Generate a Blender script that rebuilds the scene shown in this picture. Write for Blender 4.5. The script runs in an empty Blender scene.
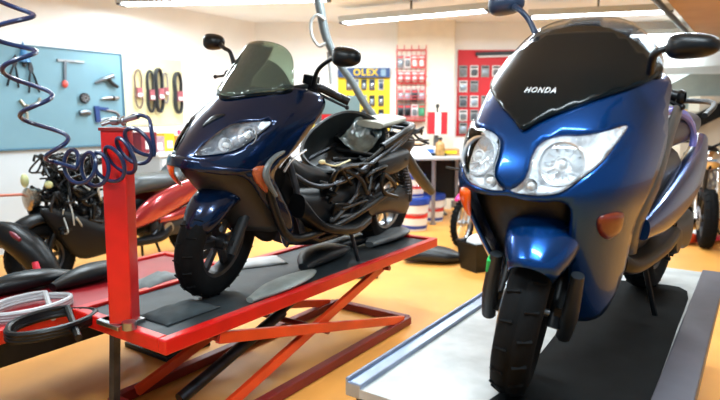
EXPO=0.0; WORLD=0.5; POW=54
import math, random
from math import sin, cos, pi, sqrt, radians as R
F_PX=580.0; PITCH=math.atan(86/580.0); CAM_Z=1.35
AX=(0.568,0.823); PR=(0.823,-0.568)
HEAD=math.atan2(-0.823,-0.568)
def ray(px,py):
    a=(px-360)/F_PX; b=-(py-200)/F_PX
    return (a, cos(PITCH)+b*sin(PITCH), -sin(PITCH)+b*cos(PITCH))
def W(px,py,Y):
    v=ray(px,py); k=Y/v[1]; return (v[0]*k, Y, CAM_Z+v[2]*k)
def G(px,py,z):
    v=ray(px,py); k=(z-CAM_Z)/v[2]; return (v[0]*k, v[1]*k, z)
def cr1(xs,ys,x):
    """smooth 1-D interpolation through a table"""
    n=len(xs)
    if x<=xs[0]:
        return ys[0]+(ys[1]-ys[0])/(xs[1]-xs[0])*(x-xs[0])
    if x>=xs[-1]:
        return ys[-1]+(ys[-1]-ys[-2])/(xs[-1]-xs[-2])*(x-xs[-1])
    i=max(k for k in range(n-1) if xs[k]<=x)
    def m(k):
        if k==0: return (ys[1]-ys[0])/(xs[1]-xs[0])
        if k==n-1: return (ys[-1]-ys[-2])/(xs[-1]-xs[-2])
        return (ys[k+1]-ys[k-1])/(xs[k+1]-xs[k-1])
    h=xs[i+1]-xs[i]; t=(x-xs[i])/h
    return ((2*t**3-3*t*t+1)*ys[i]+(t**3-2*t*t+t)*h*m(i)+(-2*t**3+3*t*t)*ys[i+1]+(t**3-t*t)*h*m(i+1))
class Cowl:
    """front bodywork: nose contour per height, t 0 = centre line, 1 = widest, >1 runs back along the side"""
    def __init__(s,tab,ex=1.0,ey=1.0,back=0.55,tap=0.06,pw=2.0):
        s.pw=pw
        s.z=[r[0] for r in tab]; s.x0=[r[1] for r in tab]; s.w=[r[2] for r in tab]; s.l=[r[3] for r in tab]
        s.ex,s.ey,s.back,s.tap=ex,ey,back,tap
    def p(s,t,z,side=1):
        x0=cr1(s.z,s.x0,z); w=cr1(s.z,s.w,z); l=cr1(s.z,s.l,z)
        sg=side
        if t<0: t=-t; sg=-side
        if t<=1:
            a=t*pi/2
            x=x0-l*(1-max(1-sin(a)**s.pw,0)**(s.ex/2)); y=w*sin(a)**s.ey
        else:
            x=x0-l-(t-1)*s.back; y=w-s.tap*(t-1)**2
        return (x,sg*y,z)
    def n(s,t,z,side=1):
        e=0.01
        a=s.p(t-e,z,side); b=s.p(t+e,z,side); c=s.p(t,z-e,side); d=s.p(t,z+e,side)
        u=[b[i]-a[i] for i in range(3)]; v=[d[i]-c[i] for i in range(3)]
        n=(u[1]*v[2]-u[2]*v[1],u[2]*v[0]-u[0]*v[2],u[0]*v[1]-u[1]*v[0])
        if side<0: n=(-n[0],-n[1],-n[2])
        L=sqrt(sum(k*k for k in n)) or 1
        return (n[0]/L,n[1]/L,n[2]/L)
def pose(o,lean,p,th=34.6):
    """bike-local point to world: o = ground point under the front axle, lean in degrees to the bike's left"""
    x,y,z=p; a=R(lean); AXx,AXy=sin(R(th)),cos(R(th))
    y,z=y*cos(a)+z*sin(a), -y*sin(a)+z*cos(a)
    return (o[0]-AXx*x+AXy*y, o[1]-AXy*x-AXx*y, o[2]+z)
R_O=(0.508,1.738,0.49); R_LEAN=2.5; R_TH=41.0
M_O=(-0.690,2.665,0.50); M_LEAN=6
R_COWL=Cowl([(.12,-.16,.15,.22),(.35,.0,.205,.30),(.55,.16,.245,.38),(.65,.20,.275,.43),(.75,.17,.285,.45),(.85,.10,.285,.45),(.95,-.01,.29,.41),(1.05,-.14,.28,.36),(1.15,-.26,.26,.31),(1.25,-.37,.22,.25)],ex=.85,back=.5,pw=2.9)
M_COWL=Cowl([(.12,-.12,.15,.22),(.35,.0,.205,.30),(.50,.14,.225,.34),(.60,.23,.245,.41),(.67,.22,.265,.45),(.75,.16,.28,.45),(.85,.07,.29,.43),(.95,-.05,.28,.37),(1.05,-.13,.25,.31),(1.15,-.21,.23,.27),(1.25,-.28,.20,.23)],back=.5)
import bpy, bmesh
from mathutils import Vector, Matrix, Euler
from mathutils.geometry import delaunay_2d_cdt
R_TH=40.0
SC=bpy.context.scene; COL=SC.collection
# ---------------------------------------------------------------- materials
def lin(c):
    c=c/255.0
    return c/12.92 if c<=.04045 else ((c+.055)/1.055)**2.4
def rgb(r,g,b): return (lin(r),lin(g),lin(b),1)
MT={}
def mat(name,col,rough=.5,metal=0.0,coat=0.0,noise=0.0,nscale=8.0,emit=None,es=1.0,bump=0.0,spec=.5,col2=None):
    if name in MT: return MT[name]
    m=bpy.data.materials.new(name); m.use_nodes=True; nt=m.node_tree
    p=nt.nodes['Principled BSDF']
    p.inputs['Base Color'].default_value=col; p.inputs['Roughness'].default_value=rough
    p.inputs['Metallic'].default_value=metal; p.inputs['Coat Weight'].default_value=coat
    p.inputs['Coat Roughness'].default_value=.04
    p.inputs['Specular IOR Level'].default_value=spec
    if noise>0 or col2:
        tc=nt.nodes.new('ShaderNodeTexCoord'); n=nt.nodes.new('ShaderNodeTexNoise')
        n.inputs['Scale'].default_value=nscale; n.inputs['Detail'].default_value=4
        nt.links.new(tc.outputs['Object'],n.inputs['Vector'])
        mx=nt.nodes.new('ShaderNodeValToRGB')
        c2=col2 or tuple(max(0,k*(1-noise)) for k in col[:3])+(1,)
        c1=col if col2 else tuple(min(1,k*(1+noise)) for k in col[:3])+(1,)
        mx.color_ramp.elements[0].color=c2; mx.color_ramp.elements[1].color=c1
        mx.color_ramp.elements[0].position=.35; mx.color_ramp.elements[1].position=.65
        nt.links.new(n.outputs['Fac'],mx.inputs['Fac']); nt.links.new(mx.outputs['Color'],p.inputs['Base Color'])
        if bump>0:
            b=nt.nodes.new('ShaderNodeBump'); b.inputs['Strength'].default_value=bump; b.inputs['Distance'].default_value=.01
            nt.links.new(n.outputs['Fac'],b.inputs['Height']); nt.links.new(b.outputs['Normal'],p.inputs['Normal'])
    if emit:
        p.inputs['Emission Color'].default_value=emit; p.inputs['Emission Strength'].default_value=es
    MT[name]=m; return m
def glassy(name,tint,rough=.03,ior=1.45,dens=0.0,dcol=(0,0,0,1)):
    """thin clear or tinted plastic: see-through, with a glossy skin; dens mixes in an opaque tint"""
    if name in MT: return MT[name]
    m=bpy.data.materials.new(name); m.use_nodes=True; nt=m.node_tree
    for n in list(nt.nodes): nt.nodes.remove(n)
    o=nt.nodes.new('ShaderNodeOutputMaterial'); t=nt.nodes.new('ShaderNodeBsdfTransparent'); t.inputs['Color'].default_value=tint
    d=nt.nodes.new('ShaderNodeBsdfDiffuse'); d.inputs['Color'].default_value=dcol
    m1=nt.nodes.new('ShaderNodeMixShader'); m1.inputs['Fac'].default_value=dens
    nt.links.new(t.outputs[0],m1.inputs[1]); nt.links.new(d.outputs[0],m1.inputs[2])
    g=nt.nodes.new('ShaderNodeBsdfGlossy'); g.inputs['Roughness'].default_value=rough
    fr=nt.nodes.new('ShaderNodeFresnel'); fr.inputs['IOR'].default_value=ior
    m2=nt.nodes.new('ShaderNodeMixShader'); nt.links.new(fr.outputs[0],m2.inputs['Fac'])
    nt.links.new(m1.outputs[0],m2.inputs[1]); nt.links.new(g.outputs[0],m2.inputs[2]); nt.links.new(m2.outputs[0],o.inputs['Surface'])
    MT[name]=m; return m
# ---------------------------------------------------------------- mesh builder
def V(*a): return Vector(a)
def crom(P,n=6,closed=False):
    P=[Vector(p) for p in P]; N=len(P); out=[]
    seg=N if closed else N-1
    for i in range(seg):
        if closed: a,b,c,d=P[(i-1)%N],P[i],P[(i+1)%N],P[(i+2)%N]
        else: a,b,c,d=P[max(i-1,0)],P[i],P[i+1],P[min(i+2,N-1)]
        for k in range(n):
            t=k/n
            out.append(.5*((2*b)+(c-a)*t+(2*a-5*b+4*c-d)*t*t+(3*b-a-3*c+d)*t**3))
    if not closed: out.append(P[-1].copy())
    return out
class MB:
    def __init__(s): s.v=[]; s.f=[]
    def add(s,vs,fs,M=None):
        o=len(s.v)
        for v in vs:
            v=Vector(v); s.v.append(M@v if M else v)
        for f in fs: s.f.append([i+o for i in f])
        return s
    def box(s,c,d,rot=None,M=None):
        x,y,z=d[0]/2,d[1]/2,d[2]/2
        vs=[(a*x,b*y,e*z) for a in(-1,1) for b in(-1,1) for e in(-1,1)]
        T=Matrix.Translation(c)
        if rot: T=T@Euler(rot).to_matrix().to_4x4()
        if M: T=M@T
        return s.add(vs,[(0,1,3,2),(4,6,7,5),(0,4,5,1),(2,3,7,6),(0,2,6,4),(1,5,7,3)],T)
    def bar(s,a,b,w,h,up=(0,0,1)):
        """rectangular bar from a to b"""
        a,b=Vector(a),Vector(b); d=(b-a); L=d.length; d.normalize(); u=Vector(up)
        r=d.cross(u)
        if r.length<1e-4: r=d.cross(Vector((1,0,0)))
        r.normalize(); u=r.cross(d)
        vs=[]
        for p in(a,b):
            for i,j in((-1,-1),(1,-1),(1,1),(-1,1)): vs.append(p+r*w/2*i+u*h/2*j)
        return s.add(vs,[(3,2,1,0),(4,5,6,7),(0,1,5,4),(1,2,6,5),(2,3,7,6),(3,0,4,7)])
    def tube(s,P,r,n=10,caps=True,smooth=0):
        P=[Vector(p) for p in P]
        if smooth: P=crom(P,smooth)
        N=len(P); rr=r if isinstance(r,(list,tuple)) else [r]*N
        if len(rr)!=N:
            q=len(rr)-1; rr=[rr[min(int(i/(N-1)*q),q-1)]*(1-(i/(N-1)*q-min(int(i/(N-1)*q),q-1)))+rr[min(int(i/(N-1)*q),q-1)+1]*(i/(N-1)*q-min(int(i/(N-1)*q),q-1)) for i in range(N)]
        t0=(P[1]-P[0]).normalized(); nrm=t0.orthogonal().normalized(); vs=[]
        prev=t0
        for i in range(N):
            t=(P[min(i+1,N-1)]-P[max(i-1,0)]).normalized()
            if t.length<.5: t=prev
            ax=prev.cross(t)
            if ax.length>1e-6:
                nrm=Matrix.Rotation(prev.angle(t),3,ax.normalized())@nrm
            prev=t; b=t.cross(nrm)
            for k in range(n):
                a=2*pi*k/n; vs.append(P[i]+(nrm*cos(a)+b*sin(a))*rr[i])
        fs=[]
        for i in range(N-1):
            for k in range(n):
                fs.append((i*n+k,i*n+(k+1)%n,(i+1)*n+(k+1)%n,(i+1)*n+k))
        if caps: fs.append(list(range(n))[::-1]); fs.append([(N-1)*n+k for k in range(n)])
        return s.add(vs,fs)
    def lathe(s,prof,M=None,n=32,closed=False):
        """profile of (radius, height) about the z axis"""
        vs=[];fs=[];N=len(prof)
        for i,(r,z) in enumerate(prof):
            for k in range(n):
                a=2*pi*k/n; vs.append((r*cos(a),r*sin(a),z))
        for i in range(N if closed else N-1):
            j=(i+1)%N
            for k in range(n):
                fs.append((i*n+k,i*n+(k+1)%n,j*n+(k+1)%n,j*n+k))
        return s.add(vs,fs,M)
    def cyl(s,a,b,r,r2=None,n=20):
        return s.tube([a,b],[r,r if r2 is None else r2],n)
    def ball(s,c,r,n=14,M=None):
        if not isinstance(r,(tuple,list)): r=(r,r,r)
        prof=[(max(sin(pi*i/(n//2+2)),0.0001),-cos(pi*i/(n//2+2))) for i in range(n//2+3)]
        T=Matrix.Translation(c)
        if M: T=T@M
        T=T@Matrix.Diagonal((r[0],r[1],r[2],1))
        return s.lathe(prof,T,n)
    def grid(s,rows,closed=False,caps=False):
        n=len(rows[0]); vs=[p for r in rows for p in r]; fs=[]
        for i in range(len(rows)-1):
            for k in range(n if closed else n-1):
                fs.append((i*n+k,i*n+(k+1)%n,(i+1)*n+(k+1)%n,(i+1)*n+k))
        if caps: fs.append(list(range(n))[::-1]); fs.append([(len(rows)-1)*n+k for k in range(n)])
        return s.add(vs,fs)
    def loft(s,secs,n=20,sm=4,e=2.4,caps=True):
        """superellipse sections (x, yc, zc, halfwidth, halfheight) along x"""
        S=[Vector(q[:4]+(q[4],)) if False else q for q in secs]
        A=crom([(q[0],q[1],q[2]) for q in S],sm); B=crom([(q[3],q[4],0) for q in S],sm)
        rows=[]
        for p,w in zip(A,B):
            row=[]
            for k in range(n):
                a=2*pi*k/n; cc,ss=cos(a),sin(a)
                row.append((p.x,p.y+math.copysign(abs(cc)**(2/e),cc)*w.x,p.z+math.copysign(abs(ss)**(2/e),ss)*w.y))
            rows.append(row)
        return s.grid(rows,True,caps)
    def prism(s,out,h,M=None):
        """outline (x,y) extruded 0..h in z"""
        n=len(out); vs=[(p[0],p[1],0) for p in out]+[(p[0],p[1],h) for p in out]
        fs=[list(range(n))[::-1],list(range(n,2*n))]+[(i,(i+1)%n,n+(i+1)%n,n+i) for i in range(n)]
        return s.add(vs,fs,M)
    def obj(s,name,m,parent=None,smooth=40,bevel=0,solid=0,off=-1,loc=None,fix=True):
        me=bpy.data.meshes.new(name); me.from_pydata([tuple(v) for v in s.v],[],s.f)
        if fix:
            bm=bmesh.new(); bm.from_mesh(me); bmesh.ops.remove_doubles(bm,verts=bm.verts,dist=1e-5)
            bmesh.ops.recalc_face_normals(bm,faces=bm.faces); bm.to_mesh(me); bm.free()
        me.materials.append(m)
        o=bpy.data.objects.new(name,me); COL.objects.link(o)
        if smooth:
            for p in me.polygons: p.use_smooth=True
            me.set_sharp_from_angle(angle=R(smooth))
        if solid:
            q=o.modifiers.new('thickness','SOLIDIFY'); q.thickness=solid; q.offset=off
        if bevel:
            q=o.modifiers.new('bevel','BEVEL'); q.width=bevel; q.segments=2; q.limit_method='ANGLE'; q.angle_limit=R(40)
        if parent: o.parent=parent
        return o
def rotfree(o): o.rotation_mode='XYZ'; return o
def tag(o,label=None,cat=None,group=None,kind=None):
    if label: o['label']=label
    if cat: o['category']=cat
    if group: o['group']=group
    if kind: o['kind']=kind
    return o
def thing(name,label,cat,loc=(0,0,0),rot=(0,0,0),group=None):
    o=bpy.data.objects.new(name,None); o.empty_display_size=.1; COL.objects.link(o); o.location=loc; o.rotation_euler=rot
    return tag(o,label,cat,group)
def struct(o): return tag(o,kind='structure')
def one(o,label,cat,group=None,c=None):
    """a thing that is a single mesh; its origin goes to the base of the mesh"""
    me=o.data
    if len(me.vertices):
        xs=[v.co.x for v in me.vertices]; ys=[v.co.y for v in me.vertices]; zs=[v.co.z for v in me.vertices]
        b=Vector(((min(xs)+max(xs))/2,(min(ys)+max(ys))/2,min(zs)))
        me.transform(Matrix.Translation(-b)); o.location=o.location+b
    return tag(o,label,cat,group)
def mir(out): 
    """symmetric (t,z) outline from its t>=0 half, listed bottom centre to top centre"""
    return list(out)+[(-t,z) for t,z in reversed(out) if t>1e-6]
def inpoly(p,poly):
    x,y=p; c=False; n=len(poly)
    for i in range(n):
        x1,y1=poly[i]; x2,y2=poly[i-1]
        if (y1>y)!=(y2>y) and x<(x2-x1)*(y-y1)/(y2-y1)+x1: c=not c
    return c
def dseg(p,poly):
    b=9
    for i in range(len(poly)):
        x1,y1=poly[i]; x2,y2=poly[i-1]; dx,dy=x2-x1,y2-y1; L=dx*dx+dy*dy
        k=0 if L==0 else max(0,min(1,((p[0]-x1)*dx+(p[1]-y1)*dy)/L))
        b=min(b,sqrt((p[0]-x1-k*dx)**2+(p[1]-y1-k*dy)**2))
    return b
TS=0.45  # metres of surface per unit t, roughly
def dense(P,n=4,closed=True):
    q=crom([(a,b,0) for a,b in P],n,closed); return [(v.x,v.y) for v in q]
def patch(cowl,outline,holes=(),side=1,step=.02,off=0.0,sm=4):
    """piece of the body surface inside a (t,z) outline"""
    o=dense(outline,sm) if sm>1 else list(outline)
    hs=[dense(h,sm) for h in holes]
    sc=[(t*TS,z) for t,z in o]; hsc=[[(t*TS,z) for t,z in h] for h in hs]
    pts=[];edges=[]
    for poly in [sc]+hsc:
        b=len(pts); pts+=poly; edges+=[(b+i,b+(i+1)%len(poly)) for i in range(len(poly))]
    x0,x1=min(p[0] for p in sc),max(p[0] for p in sc); y0,y1=min(p[1] for p in sc),max(p[1] for p in sc)
    i=x0
    while i<x1:
        j=y0
        while j<y1:
            if inpoly((i,j),sc) and dseg((i,j),sc)>step*.4 and not any(inpoly((i,j),h) or dseg((i,j),h)<step*.4 for h in hsc): pts.append((i,j))
            j+=step
        i+=step
    r=delaunay_2d_cdt([Vector(p) for p in pts],edges,[],1 if not hs else 0,1e-6)
    vs2,fs=r[0],r[2]
    m=MB(); vs=[]
    for p in vs2:
        t,z=p.x/TS,p.y
        P=Vector(cowl.p(t,z,side)); d=off((p.x,p.y),sc) if callable(off) else off
        if d: P=P+Vector(cowl.n(t,z,side))*d
        vs.append(P)
    keep=[]
    for f in fs:
        c=(sum(vs2[k].x for k in f)/len(f),sum(vs2[k].y for k in f)/len(f))
        if hs and (not inpoly(c,sc) or any(inpoly(c,h) for h in hsc)): continue
        f=list(f)
        # orientation: outward
        t,z=c[0]/TS,c[1]; n=Vector(cowl.n(t,z,side))
        a,b,e=[vs[k] for k in f[:3]]
        if (b-a).cross(e-a).dot(n)<0: f.reverse()
        keep.append(f)
    m.add(vs,keep); return m
# ---------------------------------------------------------------- camera and view
cam=bpy.data.cameras.new('camera'); cam.lens=29.0; cam.sensor_width=36.0; cam.clip_start=.05
co=bpy.data.objects.new('camera',cam); COL.objects.link(co); co.location=(0,0,CAM_Z)
co.rotation_euler=(pi/2-PITCH,0,0); SC.camera=co
cam.dof.use_dof=True; cam.dof.focus_distance=2.3; cam.dof.aperture_fstop=2.4
vs_=SC.view_settings; vs_.view_transform='Standard'; vs_.look='None'; vs_.gamma=1; vs_.use_curve_mapping=False; vs_.exposure=EXPO
w=bpy.data.worlds.new('world'); SC.world=w; w.use_nodes=True
w.node_tree.nodes['Background'].inputs[0].default_value=(.55,.80,1.0,1); w.node_tree.nodes['Background'].inputs[1].default_value=WORLD
# ---------------------------------------------------------------- materials of the place
M_wall=mat('wall_paint',rgb(243,243,240),.7,noise=.03,nscale=1.5)
M_ceil=mat('ceiling_paint',rgb(240,245,248),.8,noise=.04,nscale=1.0)
M_floor=mat('floor_paint',rgb(226,158,72),.5,noise=.10,nscale=1.7,coat=.1)
M_lower=mat('lower_wall_paint',rgb(190,200,206),.5,noise=.04,nscale=2)
M_beam=mat('beam_paint',rgb(176,146,116),.7,noise=.08,nscale=2)
M_red=mat('red_enamel',rgb(196,18,14),.32,noise=.12,nscale=6,coat=.3)
M_orange=mat('worn_orange_enamel',rgb(214,62,20),.35,noise=.15,nscale=5,coat=.3)
M_darkred=mat('dark_red_enamel',rgb(120,24,22),.4,noise=.15,nscale=6)
M_black=mat('black_plastic',rgb(8,11,14),.38,noise=.2,nscale=20,spec=.28)
M_rubber=mat('tyre_rubber',rgb(10,12,14),.8,noise=.2,nscale=30,spec=.15)
M_steel=mat('brushed_steel',rgb(165,168,172),.3,1.0,noise=.1,nscale=20)
M_dsteel=mat('dark_steel',rgb(70,72,76),.4,.9,noise=.25,nscale=15)
M_chrome=mat('chrome',rgb(225,226,230),.08,1.0)
M_grey=mat('grey_plastic',rgb(110,112,114),.45,noise=.1,nscale=12)
M_dgrey=mat('dark_grey_plastic',rgb(27,32,36),.45,noise=.15,nscale=12)
M_white=mat('white_plastic',rgb(228,228,226),.45,noise=.03,nscale=6)
M_amber=mat('amber_lens',rgb(235,88,14),.15,coat=.5)
M_yellow=mat('yellow_card',rgb(240,205,20),.5)
M_cream=mat('cream_board',rgb(232,220,168),.6,noise=.04)
M_deck=mat('deck_plate',rgb(172,175,174),.42,.25,noise=.16,nscale=7,bump=.2)
M_ddeck=mat('dark_deck_plate',rgb(38,46,50),.55,.1,noise=.35,nscale=8,bump=.2)
M_rail=mat('galvanised_rail',rgb(150,165,190),.28,.7,noise=.1,nscale=9)
M_card=mat('cardboard',rgb(176,128,78),.7,noise=.08)
M_green=mat('green_tape',rgb(20,190,90),.5)
M_pink=mat('pink_plastic',rgb(232,30,130),.35)
M_lamp=mat('lamp_tube',rgb(255,255,255),.4,emit=(.9,.96,1,1),es=22)
# ---------------------------------------------------------------- room shell
A0=Vector((-3.484,5.475,0)); D=Vector((AX[0],AX[1],0)); Nn=Vector((PR[0],PR[1],0))
def on_wall(s,z,out=0): return A0+D*s+Nn*out+Vector((0,0,z))
CORNER=on_wall(3.55,0)
HC=2.62
def quadbox(a,b,th,z0,z1,out):
    """vertical wall slab from a to b, thickness th on the side -out"""
    a=Vector(a);b=Vector(b);o=Vector(out)*-th
    m=MB(); P=[a,b,b+o,a+o]
    m.add([(p.x,p.y,z0) for p in P]+[(p.x,p.y,z1) for p in P],[(3,2,1,0),(4,5,6,7),(0,1,5,4),(1,2,6,5),(2,3,7,6),(3,0,4,7)]); return m
st=quadbox(on_wall(-4.5,0),on_wall(3.70,0),.15,0,HC,Nn).obj('wall_left',M_wall,smooth=0); struct(st)
struct(quadbox((CORNER.x,8.39,0),(8.0,8.39,0),.15,0,HC,(0,-1,0)).obj('wall_back',M_wall,smooth=0))
struct(quadbox((7.0,8.39,0),(7.0,1.0,0),.15,0,HC,(-1,0,0)).obj('wall_right',M_wall,smooth=0))
m=MB(); m.box((0.6,3.2,-.05),(14.5,12.0,.1)); struct(m.obj('floor',M_floor,smooth=0))
m=MB(); m.box((0.6,3.9,HC+.05),(14.5,10.0,.1)); struct(m.obj('ceiling',M_ceil,smooth=0))
# painted lower band on the left wall, and skirting
struct(quadbox(on_wall(-4.5,0,.012),on_wall(3.54,0,.012),.012,0.0,1.0,Nn).obj('trim_1',M_lower,smooth=0))
struct(quadbox((CORNER.x+.02,8.378,0),(7.0,8.378,0),.012,0.0,.10,(0,-1,0)).obj('baseboard_back',M_grey,smooth=0))
# cream pilaster on the back wall
px0=W(397,80,8.39)[0]; px1=W(452,80,8.39)[0]
m=MB(); m.box(((px0+px1)/2,8.30,HC/2),(px1-px0,.18,HC)); struct(m.obj('trim_2',mat('pilaster_paint',rgb(236,226,206),.7,noise=.03),smooth=0))
# ceiling beam top right, running towards the back of the room
b0=Vector(G(667,0,2.30)); b0=b0-D*.6
m=MB(); b1=b0+D*4.5
P=[b0,b1,b1+Nn*.9,b0+Nn*.9]
m.add([(p.x,p.y,2.30) for p in P]+[(p.x,p.y,HC) for p in P],[(3,2,1,0),(4,5,6,7),(0,1,5,4),(1,2,6,5),(2,3,7,6),(3,0,4,7)])
struct(m.obj('trim_3',M_beam,smooth=0))
m=MB(); m.tube([tuple(b0+Nn*-.05+Vector((0,0,-.03))),tuple(b1+Nn*-.05+Vector((0,0,-.03)))],.025,8)
one(m.obj('ceiling_pipe',M_dgrey),'dark pipe running along the beige ceiling beam at top right','pipe')
# grey-green partition with a sloping top, far right
m=MB()
Yp=7.6
out=[W(640,150,Yp),W(640,100,Yp),W(690,74,Yp),W(770,74,Yp),W(770,150,Yp)]
xs=[(p[0],p[2]) for p in out]; xs[0]=(xs[0][0],0); xs[-1]=(xs[-1][0],0)
m.prism([(a,b) for a,b in xs],.08,Matrix(((1,0,0,0),(0,0,1,Yp),(0,1,0,0),(0,0,0,1))))
struct(m.obj('wall_partition',mat('partition_paint',rgb(150,163,158),.6,noise=.04),smooth=0))
def slope_rail():
    m=MB(); m.bar(W(640,72,8.1),W(780,68,8.1),.10,.10); return m
struct(slope_rail().obj('trim_4',M_white,smooth=0))
# ---------------------------------------------------------------- ceiling tubes
def tube_light(a,b,label,n=1,power=60,group='ceiling tube lights'):
    a=Vector(a);b=Vector(b); c=(a+b)/2; d=b-a; L=d.length; ang=math.atan2(d.y,d.x)
    t=thing('ceiling_light',label,'light',c,(0,0,ang),group)
    m=MB(); m.box((0,0,.035),(L,.16,.05)); m.box((0,.09,.02),(L,.012,.07)); m.box((0,-.09,.02),(L,.012,.07)); m.obj('housing',mat('light_housing',rgb(196,204,206),.35,.3),t,smooth=0,bevel=.004)
    for k in (-.04,.04):
        m=MB(); m.cyl((-L/2+.05,k,-.012),(L/2-.05,k,-.012),.016,n=12); m.obj('lamp_tube',M_lamp,t)
    for k in (-1,1):
        m=MB(); m.box((k*(L/2-.02),0,-.005),(.04,.16,.05)); m.obj('end_cap',M_dgrey,t,bevel=.004)
    m=MB()
    m.bar((0,0,.06),(0,0,HC-c.z),.02,.02); m.obj('hanger',M_grey,t,smooth=0)
    l=bpy.data.lights.new('tube_glow','AREA'); l.shape='RECTANGLE'; l.size=L; l.size_y=.12; l.energy=power; l.color=(.76,.91,1)
    o=bpy.data.objects.new('tube_glow',l); COL.objects.link(o); o.parent=t; o.location=(0,0,-.04)
    return t
TL=POW
tube_light(G(342,22,2.45),G(490,9,2.45),'long tube light hanging in front of the back wall, dark end cap at its right',power=TL*1.2)
tube_light(G(120,3,2.50),G(330,-2,2.50),'tube light at top left above the dark blue scooter windshield',power=TL*1.2)
tube_light(G(528,16,2.45),G(672,10,2.45),'tube light right behind the bright blue scooter windshield top',power=TL)
tube_light(G(545,37,2.45),G(700,33,2.45),'lowest tube light at right, level with the right mirror',power=TL)
for (x,y,h) in ((-1.5,1.5,0),(.55,.75,0),(2.2,3.4,0),(-2.2,4.4,0),(.3,4.2,0)):  # unseen lamps added overhead to brighten the lifts and headlight lenses
    a=Vector((x,y,2.5)); tube_light(a-Nn*.6,a+Nn*.6,'added unseen twin tube light, out of the frame',power=TL,group='added tube lights above the lifts')
# ---------------------------------------------------------------- lifts
M0=Vector((-0.725,2.055,0))
def lane(s,p,z=0): return M0+D*s+Nn*p+Vector((0,0,z))
ROTL=math.atan2(AX[1],AX[0])      # local x runs to the back of the room, local y to the left
def lift_frame(t,L,Wd,z,rail,deck,h=.06,rw=.045):
    m=MB(); m.box((L/2,Wd/2,z-.015),(L-.02,Wd-.02,.03)); m.obj('deck',deck,t,smooth=0)
    for y in (rw/2,Wd-rw/2):
        m=MB(); m.box((L/2,y,z-.015),(L,rw,h)); m.obj('side_rail',rail,t,smooth=0,bevel=.006)
    for x in (rw/2,L-rw/2):
        m=MB(); m.box((x,Wd/2,z-.015),(rw,Wd-2*rw,h)); m.obj('end_rail',rail,t,smooth=0,bevel=.006)
def scissor(t,L,Wd,z,arm,base,xs=((.28,1.80),(1.62,.25)),bx=(.15,1.87),zb=.03):
    for y,dy in ((.03,.045),(Wd-.03,-.045)):
        for k,(a,b) in enumerate(xs):
            m=MB(); yy=y+(dy if k else 0)
            m.bar((a,yy,z-.07),(b,yy,zb+.02),.028,.05); m.obj('scissor_arm',arm,t,smooth=0,bevel=.004)
        m=MB(); m.bar((bx[0],y,zb),(bx[1],y,zb),.05,.05); m.obj('base_rail',base,t,smooth=0,bevel=.004)
    for x in (bx[0],bx[1]):
        m=MB(); m.bar((x,.03,zb),(x,Wd-.03,zb),.05,.05); m.obj('base_crossbar',base,t,smooth=0,bevel=.004)
    for x,zz in ((xs[0][0],z-.07),(xs[1][0],z-.07),((xs[0][0]+xs[1][1])/2+.75,(z-.05)/2)):
        m=MB(); m.cyl((x,.02,zz),(x,Wd-.02,zz),.016); m.obj('pivot_rod',base,t)
    m=MB(); m.cyl((bx[0]+.15,Wd/2,.06),(1.0,Wd/2,z*.55),.03); m.cyl((1.0,Wd/2,z*.55),(1.35,Wd/2,z*.78),.016); m.obj('hydraulic_ram',M_dsteel,t)
# lift with the dark blue scooter
t=thing('scooter_lift','red scissor lift raised under the dark blue scooter, with red column at its front','lift',M0,(0,0,ROTL))
lift_frame(t,2.21,.653,.5,M_red,M_ddeck)
scissor(t,2.21,.653,.5,M_orange,M_darkred)
TC=Matrix.Translation((.05,.325,.5))@Matrix.Rotation(R(1.8),4,'X')@Matrix.Rotation(R(34),4,'Z')
m=MB(); m.box((0,0,.40),(.092,.092,.78),M=TC); m.obj('column',M_red,t,smooth=0,bevel=.006)
m=MB(); m.box((0,0,.793),(.100,.100,.012),M=TC); m.obj('column_cap',M_darkred,t,smooth=0)
m=MB(); m.box((0,-.048,.70),(.02,.004,.05),M=TC); m.obj('slot_plate',M_black,t,smooth=0)
m=MB(); m.box((.05,.353,.505),(.13,.15,.02)); m.obj('column_base',M_steel,t,smooth=0,bevel=.003)
m=MB(); m.bar((.02,.353,.46),(-.02,.345,.0),.025,.035); m.obj('support_leg',M_dsteel,t,smooth=0)
m=MB(); m.cyl((.0,.22,.515),(.0,.22,.545),.028); m.obj('bolt',M_steel,t)
# lift with the bright blue scooter
RL0=Vector((-0.048,1.754,0))+Nn*.936
t=thing('scooter_lift','wide pale metal lift platform under the bright blue scooter','lift',RL0,(0,0,ROTL))
lz=.49
m=MB(); m.box((1.1,.468,lz-.015),(2.2,.90,.03)); m.obj('deck',M_deck,t,smooth=0)
m=MB()
m.box((1.1,.936-.03,lz-.01),(2.2,.06,.05)); m.box((1.1,.936-.006,lz+.012),(2.2,.012,.03)); m.obj('side_rail',M_rail,t,smooth=0,bevel=.005)
m=MB()
m.box((1.1,.055,lz-.01),(2.2,.11,.05)); m.obj('side_rail',mat('grey_rail',rgb(84,84,94),.4,.4,noise=.1),t,smooth=0,bevel=.005)
m=MB(); m.box((.02,.468,lz-.05),(.03,.86,.08)); m.obj('end_rail',M_dgrey,t,smooth=0,bevel=.005)
for x,y in ((.4,.2),(.4,.74),(1.8,.2),(1.8,.74)):
    m=MB(); m.box((x,y,(lz-.04)/2),(.09,.09,lz-.05)); m.obj('leg',M_black,t,smooth=0,bevel=.005)
m=MB(); m.box((1.1,.47,.05),(1.6,.62,.06)); m.obj('base_frame',M_black,t,smooth=0)
m=MB()  # rubber mat whose black area also takes in the shade under the scooter
o=[(.02+.1*0,.12),(.30,.11),(1.2,.12),(1.75,.14),(1.8,.3),(1.7,.5),(1.2,.52),(.7,.50),(.35,.49),(.02,.50)]
m.prism(dense([(a,b) for a,b in o],3),.003)
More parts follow.
